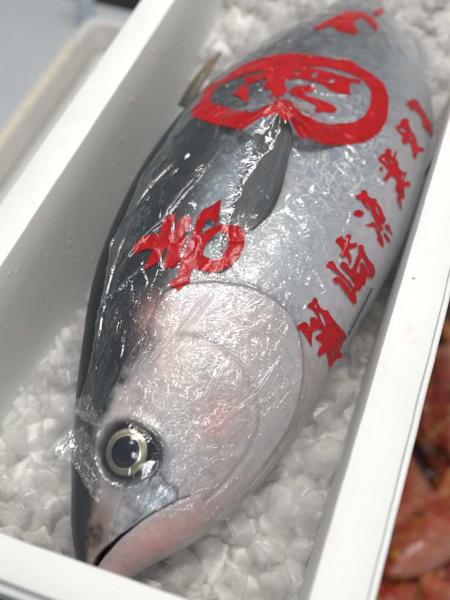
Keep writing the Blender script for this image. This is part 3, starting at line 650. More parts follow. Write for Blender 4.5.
# printing on the film
from mathutils.geometry import tessellate_polygon
INKS = [
["red_character","c1",[[[0.3326,2.225],[0.3325,2.259],[0.328,2.28],[0.3251,2.322],[0.3259,2.365],[0.3301,2.403],[0.326,2.441],[0.3248,2.542],[0.3264,2.687],[0.3304,2.858],[0.3238,2.861],[0.3178,2.819],[0.3132,2.85],[0.3061,2.814],[0.3057,2.893],[0.3017,2.925],[0.2949,2.863],[0.2856,2.82],[0.2781,2.811],[0.2798,2.737],[0.2833,2.69],[0.2855,2.61],[0.281,2.579],[0.2744,2.539],[0.2758,2.506],[0.2814,2.493],[0.2882,2.513],[0.2896,2.49],[0.2878,2.442],[0.2872,2.405],[0.29,2.396],[0.2986,2.442],[0.3012,2.443],[0.299,2.388],[0.2939,2.35],[0.2893,2.342],[0.2768,2.407],[0.2793,2.357],[0.2834,2.293],[0.2859,2.231],[0.2848,2.186],[0.2891,2.19],[0.2959,2.225],[0.2963,2.253],[0.2932,2.297],[0.2974,2.296],[0.3044,2.262],[0.3099,2.31],[0.3067,2.34],[0.3135,2.319],[0.3129,2.299],[0.3155,2.269],[0.3149,2.192],[0.3195,2.197],[0.3246,2.22],[0.3298,2.214]],[[0.3182,2.32],[0.3191,2.348],[0.3147,2.417],[0.3074,2.464],[0.3081,2.42],[0.3124,2.365]],[[0.2937,2.664],[0.2949,2.755],[0.2899,2.764],[0.2906,2.699]],[[0.3249,2.251],[0.3243,2.273],[0.3204,2.29],[0.3209,2.268]]]],
["red_character","c2a",[[[0.4307,2.183],[0.4282,2.211],[0.429,2.228],[0.4351,2.206],[0.4408,2.244],[0.4377,2.26],[0.4301,2.259],[0.4294,2.277],[0.4392,2.332],[0.4329,2.349],[0.4253,2.315],[0.4206,2.29],[0.4165,2.34],[0.4101,2.373],[0.4033,2.374],[0.4087,2.338],[0.4118,2.303],[0.4056,2.274],[0.4037,2.245],[0.4104,2.246],[0.4153,2.238],[0.4176,2.191],[0.4172,2.155],[0.4226,2.155]]]],
["red_character","c2b",[[[0.38,2.187],[0.3885,2.189],[0.3922,2.224],[0.3878,2.26],[0.3864,2.353],[0.3868,2.453],[0.3868,2.535],[0.3908,2.537],[0.393,2.422],[0.3932,2.347],[0.393,2.293],[0.3971,2.283],[0.4023,2.305],[0.403,2.329],[0.401,2.397],[0.4051,2.416],[0.4167,2.4],[0.4278,2.391],[0.436,2.35],[0.44,2.369],[0.4418,2.398],[0.4375,2.419],[0.4346,2.49],[0.4351,2.589],[0.4339,2.665],[0.428,2.706],[0.4224,2.694],[0.417,2.643],[0.4179,2.613],[0.423,2.616],[0.4253,2.561],[0.4275,2.483],[0.4292,2.437],[0.4249,2.439],[0.4142,2.452],[0.4065,2.463],[0.4049,2.487],[0.4101,2.503],[0.4142,2.487],[0.4178,2.456],[0.4223,2.466],[0.4239,2.503],[0.4224,2.563],[0.4195,2.614],[0.4112,2.622],[0.4058,2.654],[0.4003,2.623],[0.3949,2.635],[0.3893,2.61],[0.3875,2.584],[0.3823,2.605],[0.376,2.685],[0.3703,2.642],[0.3697,2.567],[0.3701,2.455],[0.3728,2.365],[0.3679,2.312],[0.3733,2.295],[0.3783,2.319],[0.3796,2.359],[0.3788,2.438],[0.3791,2.536],[0.3821,2.527],[0.3816,2.424],[0.3819,2.304],[0.3819,2.232]]]],
["red_character","c3",[[[0.4924,2.118],[0.4984,2.138],[0.5039,2.157],[0.5059,2.138],[0.5103,2.161],[0.5115,2.189],[0.5069,2.211],[0.5063,2.24],[0.5133,2.293],[0.5092,2.32],[0.5082,2.364],[0.5036,2.413],[0.5016,2.473],[0.4952,2.48],[0.4882,2.455],[0.4891,2.49],[0.4847,2.513],[0.4805,2.476],[0.4828,2.432],[0.4863,2.383],[0.4894,2.33],[0.49,2.298],[0.4908,2.253],[0.4925,2.206],[0.4943,2.175],[0.4913,2.147]],[[0.4994,2.21],[0.4977,2.242],[0.4915,2.33],[0.4915,2.304],[0.494,2.252]],[[0.5039,2.313],[0.5044,2.331],[0.4987,2.394],[0.4965,2.386],[0.4999,2.344]]]],
["red_character","c3b",[[[0.468,2.178],[0.4743,2.177],[0.4798,2.197],[0.4819,2.229],[0.4813,2.261],[0.473,2.246],[0.4693,2.212]]]],
["red_character","c3c",[[[0.4682,2.312],[0.4726,2.341],[0.4819,2.367],[0.4831,2.405],[0.4794,2.439],[0.4792,2.482],[0.4792,2.543],[0.4758,2.596],[0.4701,2.626],[0.4677,2.586],[0.4678,2.525],[0.4683,2.491],[0.4729,2.499],[0.4753,2.448],[0.4782,2.408],[0.4724,2.365],[0.469,2.331]]]],
["red_character","c3d",[[[0.4921,2.496],[0.4992,2.513],[0.5022,2.567],[0.499,2.605],[0.5006,2.656],[0.4959,2.637],[0.4956,2.581],[0.4926,2.537]]]],
["red_character","c3e",[[[0.4832,2.532],[0.4872,2.545],[0.489,2.611],[0.4896,2.662],[0.485,2.673],[0.4821,2.601]]]],
["red_character","c4",[[[0.5663,2.14],[0.5749,2.149],[0.5832,2.178],[0.5864,2.161],[0.5922,2.178],[0.5936,2.214],[0.5862,2.24],[0.5878,2.258],[0.5993,2.251],[0.5979,2.271],[0.5888,2.286],[0.587,2.325],[0.582,2.36],[0.5811,2.391],[0.5847,2.406],[0.5814,2.429],[0.5891,2.449],[0.586,2.473],[0.5738,2.47],[0.5742,2.502],[0.5814,2.518],[0.5845,2.583],[0.5793,2.582],[0.5711,2.528],[0.5652,2.522],[0.5543,2.593],[0.5504,2.548],[0.545,2.553],[0.5408,2.598],[0.5354,2.605],[0.5363,2.566],[0.5412,2.526],[0.5348,2.502],[0.5432,2.481],[0.5499,2.47],[0.5473,2.422],[0.5533,2.406],[0.5608,2.407],[0.5625,2.366],[0.5593,2.325],[0.5479,2.308],[0.5429,2.281],[0.5463,2.268],[0.5572,2.276],[0.5639,2.272],[0.563,2.245],[0.5648,2.197],[0.5639,2.16]],[[0.5698,2.16],[0.573,2.174],[0.5723,2.242],[0.5687,2.241]],[[0.5772,2.425],[0.5816,2.436],[0.5741,2.45],[0.5705,2.439]],[[0.5815,2.24],[0.5823,2.253],[0.577,2.285],[0.5753,2.275]],[[0.5553,2.501],[0.5572,2.512],[0.5529,2.537],[0.5514,2.525]]]],
["red_character","c4b",[[[0.5508,2.19],[0.5591,2.193],[0.5575,2.227],[0.5533,2.223]]]],
["red_character","c5",[[[0.6292,2.152],[0.6407,2.187],[0.6472,2.178],[0.6542,2.216],[0.6566,2.261],[0.6487,2.273],[0.6453,2.329],[0.6463,2.387],[0.642,2.435],[0.6372,2.478],[0.642,2.525],[0.6474,2.596],[0.6421,2.587],[0.6354,2.512],[0.6262,2.506],[0.618,2.5],[0.6199,2.442],[0.6258,2.407],[0.6295,2.362],[0.6274,2.331],[0.6236,2.335],[0.6174,2.284],[0.6227,2.258],[0.6282,2.257],[0.6265,2.205],[0.6298,2.18]],[[0.6344,2.19],[0.6372,2.221],[0.6385,2.277],[0.6332,2.258],[0.6312,2.215]],[[0.6373,2.316],[0.6393,2.348],[0.6368,2.377],[0.6337,2.357]]]],
["red_character","c6",[[[0.6758,2.175],[0.6884,2.214],[0.6988,2.273],[0.7005,2.332],[0.6975,2.391],[0.6974,2.454],[0.6958,2.513],[0.6976,2.619],[0.7015,2.761],[0.6987,2.851],[0.6816,2.742],[0.6796,2.635],[0.6742,2.523],[0.6725,2.457],[0.6803,2.429],[0.684,2.387],[0.6787,2.312],[0.6847,2.312],[0.6803,2.244],[0.6746,2.202]],[[0.6745,2.219],[0.6794,2.273],[0.6802,2.309],[0.6738,2.255]]]],
["red_character","h1",[[[0.3215,0.811],[0.3292,0.831],[0.3372,0.926],[0.3395,1.004],[0.3507,0.992],[0.3641,1.03],[0.3662,1.075],[0.3595,1.088],[0.3441,1.084],[0.3449,1.115],[0.3585,1.113],[0.3662,1.158],[0.3659,1.205],[0.3551,1.217],[0.3427,1.206],[0.3372,1.239],[0.3266,1.221],[0.3106,1.232],[0.3032,1.205],[0.3,1.136],[0.3011,1.112],[0.3158,1.116],[0.3247,1.108],[0.3225,1.08],[0.307,1.079],[0.3014,1.022],[0.2944,0.964],[0.3041,0.968],[0.3188,0.996],[0.3211,0.967],[0.3182,0.887],[0.3135,0.832]]]],
["red_character","h2",[[[0.3914,1.363],[0.3777,1.385],[0.3614,1.404],[0.3665,1.341],[0.3636,1.316],[0.346,1.313],[0.3531,1.352],[0.36,1.411],[0.3636,1.474],[0.3701,1.539],[0.3651,1.576],[0.3495,1.6],[0.3344,1.597],[0.3188,1.567],[0.3078,1.511],[0.3045,1.428],[0.308,1.346],[0.2995,1.338],[0.2869,1.35],[0.28,1.319],[0.2737,1.294],[0.2786,1.25],[0.2821,1.202],[0.2872,1.213],[0.2916,1.253],[0.3059,1.241],[0.3158,1.242],[0.3276,1.249],[0.341,1.251],[0.353,1.253],[0.3682,1.247],[0.3776,1.265],[0.3824,1.323]],[[0.3538,1.451],[0.3527,1.489],[0.3451,1.517],[0.3346,1.516],[0.3219,1.495],[0.3188,1.457],[0.3216,1.416],[0.3229,1.384],[0.3315,1.371],[0.3403,1.38],[0.3493,1.416]]]],
["red_emblem_ring","ring",[[[0.5178,0.682],[0.5338,0.613],[0.5452,0.646],[0.5751,0.519],[0.5915,0.548],[0.6022,0.694],[0.6241,0.701],[0.642,0.783],[0.659,0.933],[0.6698,1.089],[0.6774,1.255],[0.6843,1.465],[0.6944,1.595],[0.689,1.687],[0.6873,1.818],[0.6823,1.916],[0.6634,1.996],[0.6295,2.058],[0.6001,2.044],[0.5735,1.978],[0.5518,1.87],[0.5177,1.694],[0.5079,1.593],[0.5117,1.519],[0.523,1.455],[0.5032,1.401],[0.4968,1.315],[0.488,1.283],[0.4973,1.132],[0.506,0.927]],[[0.5539,0.729],[0.5733,0.697],[0.5895,0.77],[0.6026,0.888],[0.6198,1.015],[0.6376,1.209],[0.6601,1.409],[0.6682,1.585],[0.6698,1.738],[0.6562,1.835],[0.6349,1.873],[0.6112,1.878],[0.5927,1.836],[0.569,1.714],[0.5461,1.628],[0.5326,1.544],[0.5598,1.423],[0.5654,1.368],[0.5206,1.384],[0.5115,1.269],[0.5348,1.001],[0.5423,0.813]]]],
["red_emblem_mark","e1",[[[0.562,0.924],[0.568,0.964],[0.5815,0.935],[0.5807,1.016],[0.5709,1.054],[0.5391,1.159],[0.5554,1.063],[0.5594,0.999]]]],
["red_emblem_mark","e2",[[[0.5932,0.914],[0.6157,1.065],[0.6055,1.124],[0.5931,1.057],[0.5835,0.993]]]],
["red_emblem_mark","e3",[[[0.6206,1.048],[0.6197,1.101],[0.6076,1.177],[0.597,1.245],[0.5887,1.322],[0.5715,1.295],[0.5576,1.284],[0.5809,1.229],[0.5819,1.141],[0.5972,1.135]]]],
["red_emblem_mark","e4",[[[0.6339,1.178],[0.6441,1.244],[0.6507,1.342],[0.6543,1.466],[0.6558,1.555],[0.6591,1.635],[0.6673,1.719],[0.66,1.733],[0.6541,1.666],[0.6453,1.666],[0.6311,1.711],[0.6269,1.66],[0.6225,1.59],[0.6256,1.51],[0.623,1.413],[0.619,1.314],[0.609,1.276]],[[0.6291,1.263],[0.6403,1.278],[0.6356,1.318],[0.6242,1.313]],[[0.6357,1.397],[0.6477,1.42],[0.6353,1.445],[0.6302,1.42]],[[0.6397,1.526],[0.6483,1.551],[0.6396,1.568],[0.6334,1.544]]]],
["red_emblem_mark","e5",[[[0.5898,1.333],[0.6042,1.356],[0.6133,1.438],[0.6123,1.502],[0.6032,1.465],[0.5985,1.436],[0.5946,1.463],[0.5988,1.554],[0.6007,1.64],[0.5961,1.686],[0.5893,1.678],[0.5809,1.609],[0.5729,1.571],[0.586,1.564],[0.5865,1.508],[0.5864,1.438],[0.5856,1.378]]]],
["red_emblem_mark","e6",[[[0.6309,0.966],[0.6527,0.954],[0.6622,1.024],[0.6633,1.108],[0.6475,1.19],[0.655,1.251],[0.6473,1.322],[0.6349,1.304],[0.631,1.228],[0.615,1.251],[0.6019,1.267],[0.5916,1.328],[0.5783,1.327],[0.5835,1.263],[0.603,1.157],[0.6128,1.068]],[[0.6384,1.02],[0.6462,1.064],[0.6255,1.11],[0.6218,1.091]]]],
["red_emblem_mark","e7",[[[0.5249,1.407],[0.5643,1.352],[0.5718,1.37],[0.5339,1.508],[0.5259,1.55],[0.5188,1.544],[0.5192,1.515],[0.5095,1.509],[0.5092,1.478],[0.5141,1.425]]]],
["red_characters_near_tail","t1",[[[0.7497,1.108],[0.7622,1.12],[0.7908,1.151],[0.797,1.215],[0.8119,1.244],[0.8345,1.292],[0.8338,1.422],[0.8361,1.569],[0.8233,1.691],[0.8095,1.736],[0.7901,1.712],[0.796,1.67],[0.8082,1.612],[0.8159,1.534],[0.8026,1.472],[0.7901,1.465],[0.7752,1.543],[0.7611,1.54],[0.7586,1.448],[0.7577,1.348],[0.7693,1.287],[0.7611,1.21],[0.7483,1.185]]]],
["red_characters_near_tail","t2",[[[0.8386,1.64],[0.8629,1.706],[0.8838,1.89],[0.8671,1.859],[0.8423,1.724]]]]]
def chaikin(p, w=0.12):
    out = []
    for a, b in zip(p, p[1:] + p[:1]):
        out += [[a[0] + (b[0] - a[0]) * w, a[1] + (b[1] - a[1]) * w], [a[0] + (b[0] - a[0]) * (1 - w), a[1] + (b[1] - a[1]) * (1 - w)]]
    return out
for name, key, loops in INKS:
    loops = [chaikin(l) for l in loops]
    flat = [[Vector((a, b * 0.13, 0)) for a, b in l] for l in loops]
    tris = tessellate_polygon(flat); pts = [p for l in flat for p in l]
    bm = bmesh.new(); vs = [bm.verts.new(p) for p in pts]
    for t3 in tris:
        try: bm.faces.new([vs[i] for i in t3])
        except ValueError: pass
    for _ in range(6):
        es = [e for e in bm.edges if e.calc_length() > 0.0030]
        if not es: break
        bmesh.ops.subdivide_edges(bm, edges=es, cuts=1); bmesh.ops.triangulate(bm, faces=bm.faces[:])
    bmesh.ops.recalc_face_normals(bm, faces=bm.faces[:])
    uvp = np.array([v.co[:] for v in bm.verts]); q = film_full(uvp[:, 0], uvp[:, 1] / 0.13, 0.0010 + 0.0003)
    for v, c3 in zip(bm.verts, q): v.co = c3
    me = bpy.data.meshes.new(name); bm.to_mesh(me); bm.free()
    me.polygons.foreach_set('use_smooth', [True] * len(me.polygons))
    o = new_obj(name, me, INK, filmo)

# ---------------------------------------------------------------- ice
def chunk(seed, n=15, flat=0.75, bev=0.16):
    r = random.Random(seed); bm = bmesh.new()
    for _ in range(n):
        while True:
            v = Vector((r.uniform(-1, 1), r.uniform(-1, 1), r.uniform(-1, 1)))
            if 0.3 < v.length < 1: break
        v = v.normalized() * r.uniform(0.75, 1.0); v.x *= r.uniform(0.9, 1.1); v.z *= flat
        bm.verts.new(v)
    res = bmesh.ops.convex_hull(bm, input=bm.verts[:])
    loose = [v for v in bm.verts if not v.link_faces]
    if loose: bmesh.ops.delete(bm, geom=loose, context='VERTS')
    bmesh.ops.dissolve_limit(bm, angle_limit=math.radians(14), verts=bm.verts[:], edges=bm.edges[:])
    bmesh.ops.bevel(bm, geom=bm.edges[:], offset=bev * 0.6, segments=2, profile=0.6, affect='EDGES', clamp_overlap=True)
    bmesh.ops.triangulate(bm, faces=bm.faces[:])
    bmesh.ops.smooth_vert(bm, verts=bm.verts[:], factor=0.2, use_axis_x=True, use_axis_y=True, use_axis_z=True)
    bmesh.ops.recalc_face_normals(bm, faces=bm.faces[:])
    bm.verts.index_update()
    V = np.array([v.co[:] for v in bm.verts]); Fc = np.array([[v.index for v in f.verts] for f in bm.faces])
    bm.free(); return V, Fc
PROTO = [chunk(k, n=13 + k % 6, flat=0.6 + 0.1 * (k % 4)) for k in range(16)]
def rotm():
    q = rng.normal(size=4); q /= np.linalg.norm(q); w, x, y, z = q
    return np.array([[1-2*(y*y+z*z), 2*(x*y-z*w), 2*(x*z+y*w)], [2*(x*y+z*w), 1-2*(x*x+z*z), 2*(y*z-x*w)], [2*(x*z-y*w), 2*(y*z+x*w), 1-2*(x*x+y*y)]])
def ice_level(x, y):
    z = 0.118 + 0.02 * sm(x, -0.25, -0.05) - 0.045 * sm(y, 0.47, 0.70) * sm(-x, 0.25, 0.34) - 0.045 * sm(y, 0.58, 0.75) * sm(x, -0.2, -0.06)
    z = z + 0.105 * sm(y, 0.90, 1.14) + 0.03 * sm(y, 1.15, 1.30)
    z = z + 0.012 * pn(np.stack([x * 17, y * 17, x * 0], -1)) + 0.006 * pn(np.stack([x * 45, y * 45, x * 0 + 3], -1))
    return z
# bed: packed pieces that have frozen together
nbx, nby = 250, 860
gx, gy = np.meshgrid(np.linspace(-0.392, -0.006, nbx), np.linspace(0.240, 1.60, nby), indexing='ij')
from mathutils import kdtree
def cells(px, py, spacing, seed):
    r_ = np.random.default_rng(seed); n = int(0.40 * 1.40 / spacing ** 2)
    sx, sy = r_.uniform(-0.41, 0.01, n), r_.uniform(0.22, 1.62, n); kd = kdtree.KDTree(n)
    for i in range(n): kd.insert((sx[i], sy[i], 0), i)
    kd.balance(); tilt = r_.normal(size=(n, 2)) * 0.36; hh_ = r_.uniform(-0.5, 0.5, n)
    out = np.zeros(px.shape)
    for ix in np.ndindex(px.shape):
        (c0, i, d0), (c1, j, d1) = kd.find_n((px[ix], py[ix], 0), 2)
        e = min(1.0, (d1 - d0) / (0.26 * spacing))
        out[ix] = e * (0.16 * spacing + hh_[i] * 0.30 * spacing) + e * (tilt[i] @ (px[ix] - sx[i], py[ix] - sy[i]))
    return out
wx, wy = gx + 0.003 * pn(np.stack([gx * 90, gy * 90, gx * 0], -1)), gy + 0.003 * pn(np.stack([gx * 90, gy * 90, gx * 0 + 5], -1))
gz = ice_level(gx, gy) - 0.012 + cells(wx, wy, 0.026, 5) + 0.35 * cells(wx, wy, 0.012, 6)
gz = (gz + np.roll(gz, 1, 0) + np.roll(gz, -1, 0) + np.roll(gz, 1, 1) + np.roll(gz, -1, 1)) / 5
Pb = np.stack([gx, gy, gz], -1)
me_bed_v = Pb.reshape(-1, 3); me_bed_f = grid_faces(nbx, nby)
bed_tris = np.concatenate([me_bed_f[:, [0, 3, 2]], me_bed_f[:, [0, 2, 1]]])
axs = np.linspace(-0.01, LEN, 260); FA = frame(axs)
def fish_gap(p):
    """<1 inside the fish"""
    d = p[None] - FA[0][:, :3]; i = np.abs((d * FA[1]).sum(-1)).argmin()
    q = d[i]; a = FA[0][i]
    return math.hypot((q @ FA[2][i]) / (a[3] + 0.001), (q @ FA[3][i]) / (a[4] + 0.001)), a[3]
VS, FS_, off = [], [], 0
bedm = grid_mesh('packed_ice', Pb, flip=True)
tag(new_obj('packed_ice', bedm, ICE_BED), 'bed of packed white ice under the tuna', 'ice', kind='stuff')
BIG = [  # x, y, radius, shape, label
    (-0.040, 0.412, 0.030, 3, 'largest clear rounded ice lump beside the front right wall of the box'),
    (-0.026, 0.474, 0.026, 5, 'clear wide ice lump directly behind the largest lump at the right wall'),
    (-0.068, 0.462, 0.013, 7, 'small glassy ice piece wedged between the tuna gill cover and the two big lumps'),
    (-0.093, 0.376, 0.022, 9, 'clear ice lump lying just under the tuna lower jaw edge'),
    (-0.040, 0.530, 0.018, 11, 'clear ice lump farthest back on the right, under the first red character'),
    (-0.075, 0.315, 0.022, 2, 'ice lump in the front right corner of the box'),
    (-0.352, 0.452, 0.017, 4, 'ice lump against the left wall level with the black forehead of the tuna'),
    (-0.352, 0.396, 0.023, 6, 'broad ice lump against the left wall left of the eye'),
    (-0.318, 0.372, 0.018, 8, 'ice lump between the left wall lump and the torn film corner'),
    (-0.285, 0.330, 0.019, 10, 'ice lump beside the dark snout near the front wall'),
]
def put(x, y, z, r, k):
    V, Fc = PROTO[k]; return (V * r * rng.uniform(0.8, 1.2, 3)) @ rotm().T + (x, y, z), Fc
frost = []
for layer, (num, rmin, rmax) in enumerate(((950, 0.015, 0.034), (650, 0.011, 0.024), (450, 0.004, 0.008))):
    for _ in range(num):
        x, y = rng.uniform(-0.385, -0.012), 0.245 + 1.33 * rng.uniform() ** 1.15
        r = rng.uniform(rmin, rmax)
        z = float(ice_level(np.array(x), np.array(y))) - (0.006, 0.004, -0.003)[layer] + (0.009, 0.013, 0.010)[layer] * rng.uniform(0, 1)
        gap, ga = fish_gap(np.array((x, y, z)))
        cover = y > 1.12
        if gap < 1 + (r * 0.75) / ga and not (cover and z > 0.2): continue
        if z > 0.262 and not cover: continue
        if any(math.hypot(x - b_[0], y - b_[1]) < b_[2] * 1.22 + 0.3 * r for b_ in BIG): continue
        if x + r * .8 > -0.006 or x - r * .8 < -0.394 or y - r * .8 < 0.238: continue
        v, f = put(x, y, z, r, int(rng.integers(16))); VS.append(v); FS_.append(f + off); off += len(v); frost.append((len(f), 0 if rng.uniform() < (0.8, 0.6, 0.5)[layer] else 1))
# loose pieces heaped on the tail end
for _ in range(520):
    y = rng.uniform(1.17, 1.56); x = rng.uniform(-0.375, -0.02); r = rng.uniform(0.007, 0.016)
    d = np.abs(FA[0][:, 1] - y).argmin(); a = FA[0][d]
    top = a[2] + a[4] * math.sqrt(max(0, 1 - ((x - a[0]) / (a[3] + 1e-6)) ** 2))
    z = max(top, float(ice_level(np.array(x), np.array(y)))) + r * 0.4
    if y < 1.25 and abs(x - a[0]) < a[3] * 0.9: continue
    v, f = put(x, y, z, r, int(rng.integers(16))); VS.append(v); FS_.append(f + off); off += len(v); frost.append((len(f), 0))
V = np.concatenate(VS); Fc = np.concatenate(FS_)
me = bpy.data.meshes.new('crushed_ice'); me.vertices.add(len(V)); me.vertices.foreach_set('co', V.astype(np.float32).ravel())
me.loops.add(Fc.size); me.loops.foreach_set('vertex_index', Fc.astype(np.int32).ravel())
me.polygons.add(len(Fc)); me.polygons.foreach_set('loop_start', np.arange(0, Fc.size, 3, dtype=np.int32)); me.polygons.foreach_set('use_smooth', np.ones(len(Fc), bool))
me.update(calc_edges=True); me.validate()
me.materials.append(ICE); me.materials.append(ICE_CLEAR)
mi = np.concatenate([np.full(n_, k_, np.int32) for n_, k_ in frost]); me.polygons.foreach_set('material_index', mi)
tag(new_obj('crushed_ice', me), 'crushed ice packed around the tuna in the foam box', 'ice', kind='stuff')
for x, y, r, k, lab in BIG:
    r *= 1.22; z = float(ice_level(np.array(x), np.array(y))) + r * 0.35 + 0.010
    v, f = put(0, 0, 0, r, k)
    o = new_obj('ice_lump', mesh_from('ice_lump', v, f.tolist()), ICE_CLEAR); o.location = (x, y, z)
    tag(o, lab, 'ice', 'large ice lumps around the tuna')

# ---------------------------------------------------------------- surroundings
def slab(name, x0, x1, y0, y1, z0, z1, m, r=0.01):
    L = [rrect(x0 + .002, x1 - .002, y0 + .002, y1 - .002, r, z0), rrect(x0, x1, y0, y1, r, z0 + .002), rrect(x0, x1, y0, y1, r, z1 - .002), rrect(x0 + .002, x1 - .002, y0 + .002, y1 - .002, r, z1)]
    return new_obj(name, loft(name, L, m), m)
me = mesh_from('floor', [(-8, -8, -1.15), (8, -8, -1.15), (8, 8, -1.15), (-8, 8, -1.15)], [(0, 1, 2, 3)], False)
tag(new_obj('floor', me, FLOORM), kind='structure')
tb = slab('display_table', -2.2, 0.052, -0.05, 1.75, -0.37, -0.314, STEEL)
under = foam_box('foam_box', -0.4395, 0.0465, 0.1965, 1.665, BX['ix0'], BX['ix1'], BX['iy0'], BX['iy1'], 0.0, RIM, 0.03, 0.030, 0.014, True, FOAM)
under.location = (0, 0, -0.3125)
tag(under, 'lower foam box that the tuna box is stacked on', 'foam box')
tag(tb, 'grey steel table the foam box stands on, seen out of focus at upper left', 'table')
def leg(x, y): 
    L = [rrect(x - .02, x + .02, y - .02, y + .02, .004, -1.149), rrect(x - .02, x + .02, y - .02, y + .02, .004, -0.371)]
    new_obj('leg', loft('leg', L, STEEL), STEEL, tb)
for x, y in ((-2.1, 0.05), (-2.1, 1.65), (-0.02, 0.05), (-0.02, 1.65)): leg(x, y)
tray = foam_box('foam_tray', -0.832, -0.462, 0.20, 1.565, -0.808, -0.484, 0.224, 1.540, -0.3125, -0.20, -0.29, 0.030, 0.006, False, FOAM_OLD)
tag(tray, 'low empty foam tray with yellowed edge, blurred beside the left wall of the box', 'foam tray')
strip = loft('yellowed_edge', [rrect(-0.831, -0.809, 0.26, 1.46, .004, -0.1998), rrect(-0.831, -0.809, 0.26, 1.46, .004, -0.1976)], CREAM)
new_obj('yellowed_edge', strip, CREAM, tray)
def lathe(name, prof, m, loc, n=24, parent=None):
    P_ = np.array([[(r * math.cos(2 * math.pi * k / n), r * math.sin(2 * math.pi * k / n), z) for k in range(n)] for r, z in prof])
    o = new_obj(name, grid_mesh(name, P_, wrap=True), m, parent); o.location = loc; return o
bt = lathe('bottle', [(0.0, 0.0), (0.020, 0.0), (0.022, 0.004), (0.022, 0.10), (0.016, 0.125), (0.009, 0.135), (0.009, 0.15), (0.0, 0.15)], BLUE, (-0.89, 1.655, -0.3135))
tag(bt, 'blurred pale blue bottle standing behind the foam tray', 'bottle')
lathe('cap', [(0.0, 0.151), (0.011, 0.151), (0.011, 0.168), (0.0, 0.170)], FOAM, (0, 0, 0), parent=bt)
# black crate in front of the box, only a corner of it shows
cr = foam_box('black_crate', -0.62, -0.222, -0.005, 0.184, -0.60, -0.236, 0.010, 0.171, -0.3125, 0.268, 0.02, 0.012, 0.004, False, BLACK)
tag(cr, 'black plastic crate standing against the front wall of the foam box', 'crate')

# red fish laid out on the table to the right
def fish_mat(name, c0, c1):
    m, nt, b = mat(name); co = objco(nt)
    n = noise_n(nt, co, 28.0, 5); c = mixc(nt, ramp(nt, n, [(0.38, 0.0), (0.62, 1.0)]).outputs[0], c0, c1)
    c = mixc(nt, ramp(nt, noise_n(nt, co, 46.0, 4), [(0.52, 0.0), (0.62, 0.85)]).outputs[0], c, (0.62, 0.30, 0.09))
    c = mixc(nt, ramp(nt, noise_n(nt, co, 33.0, 4), [(0.56, 0.0), (0.68, 0.8)]).outputs[0], c, (0.05, 0.012, 0.012))
    sep = nt.nodes.new('ShaderNodeSeparateXYZ'); ln(nt, co, sep.inputs[0])
    bl = nd(nt, 'ShaderNodeMapRange'); bl.inputs[1].default_value = 0.0; bl.inputs[2].default_value = -0.045; ln(nt, sep.outputs[1], bl.inputs[0])
    c = mixc(nt, math_n(nt, 'MULTIPLY', bl.outputs[0], 0.7), c, (0.60, 0.32, 0.24))
    ln(nt, c, b.inputs['Base Color']); b.inputs['Roughness'].default_value = 0.3; b.inputs['Coat Weight'].default_value = 0.4
    bump(nt, b, voro(nt, co, 160.0), 0.5, 0.0015); return m
RED = [fish_mat('red_scales', (0.46, 0.045, 0.022), (0.66, 0.14, 0.06)), fish_mat('dark_red_scales', (0.22, 0.028, 0.020), (0.46, 0.075, 0.045)), fish_mat('orange_scales', (0.52, 0.09, 0.025), (0.62, 0.22, 0.05))]
EYEM = simple('fish_eye', (0.62, 0.30, 0.03), 0.15)
def red_fish(loc, rz, size, m, label, roll=0.0):
    st = np.array([(0, .012, .010), (.02, .028, .018), (.06, .046, .026), (.11, .052, .028), (.16, .042, .022), (.20, .024, .012), (.225, .016, .007), (.24, .019, .005)])
    ss = np.linspace(0, .24, 40); R_ = spline(ss, st[:, 0], st[:, 1:]); th = np.linspace(0, 2 * math.pi, 28, endpoint=False)
    P_ = np.stack([ss[:, None] - 0.11 + 0 * th, R_[:, :1] * np.cos(th), R_[:, 1:] * np.sin(th)], -1)
    cap0, cap1 = P_[:1] * 0 + P_[:1].mean(1, keepdims=True), P_[-1:] * 0 + P_[-1:].mean(1, keepdims=True)
    P_ = np.concatenate([cap0 - (.004, 0, 0), P_, cap1], 0) * size
    o = new_obj('red_fish', grid_mesh('red_fish', P_, wrap=True), m); o.location = loc; o.rotation_euler = (roll, 0, rz)
    tag(o, label, 'fish', 'red fish on the table beside the foam box')
    def fin(nm, pts, z=0.0):
        me = mesh_from(nm, [(x * size, y * size, z * size) for x, y in pts], [tuple(range(len(pts)))], False)
        q = new_obj(nm, me, m, o); k = q.modifiers.new('thick', 'SOLIDIFY'); k.thickness = 0.003; k.offset = 0
    fin('tail_fin', [(.125, .016), (.165, .045), (.185, .050), (.165, .0), (.185, -.050), (.165, -.045), (.125, -.016)])
    fin('dorsal_fin', [(-.05, .045), (-.04, .066), (-.01, .076), (.03, .068), (.07, .050), (.085, .030), (.03, .044), (-.01, .048)])
    fin('pectoral_fin', [(-.035, -.004), (-.01, .010), (.03, .012), (.02, -.008), (-.01, -.018)], .029)
    c = np.array((-.083, .010, .0205)) * size
    q = disc_cap('eye', c, np.array((0, 0, 1.0)), .0085 * size, .005 * size, EYEM, ax=np.array((1.0, 0, 0)), parent=o)
    return o
LOW = -0.78
st_ = slab('fish_stand', 0.075, 1.3, 0.1, 2.2, LOW - 0.05, LOW - 0.002, simple('wet_dark_tray', (0.10, 0.05, 0.04), 0.3, 0, 9.0, 0.5))
tag(st_, 'low wet stand beside the table, covered with red fish', 'stand')
for x, y in ((0.13, 0.16), (1.24, 0.16), (0.13, 2.14), (1.24, 2.14)):
    new_obj('leg', loft('leg', [rrect(x - .02, x + .02, y - .02, y + .02, .004, -1.149), rrect(x - .02, x + .02, y - .02, y + .02, .004, LOW - 0.051)], BLACK), BLACK, st_)
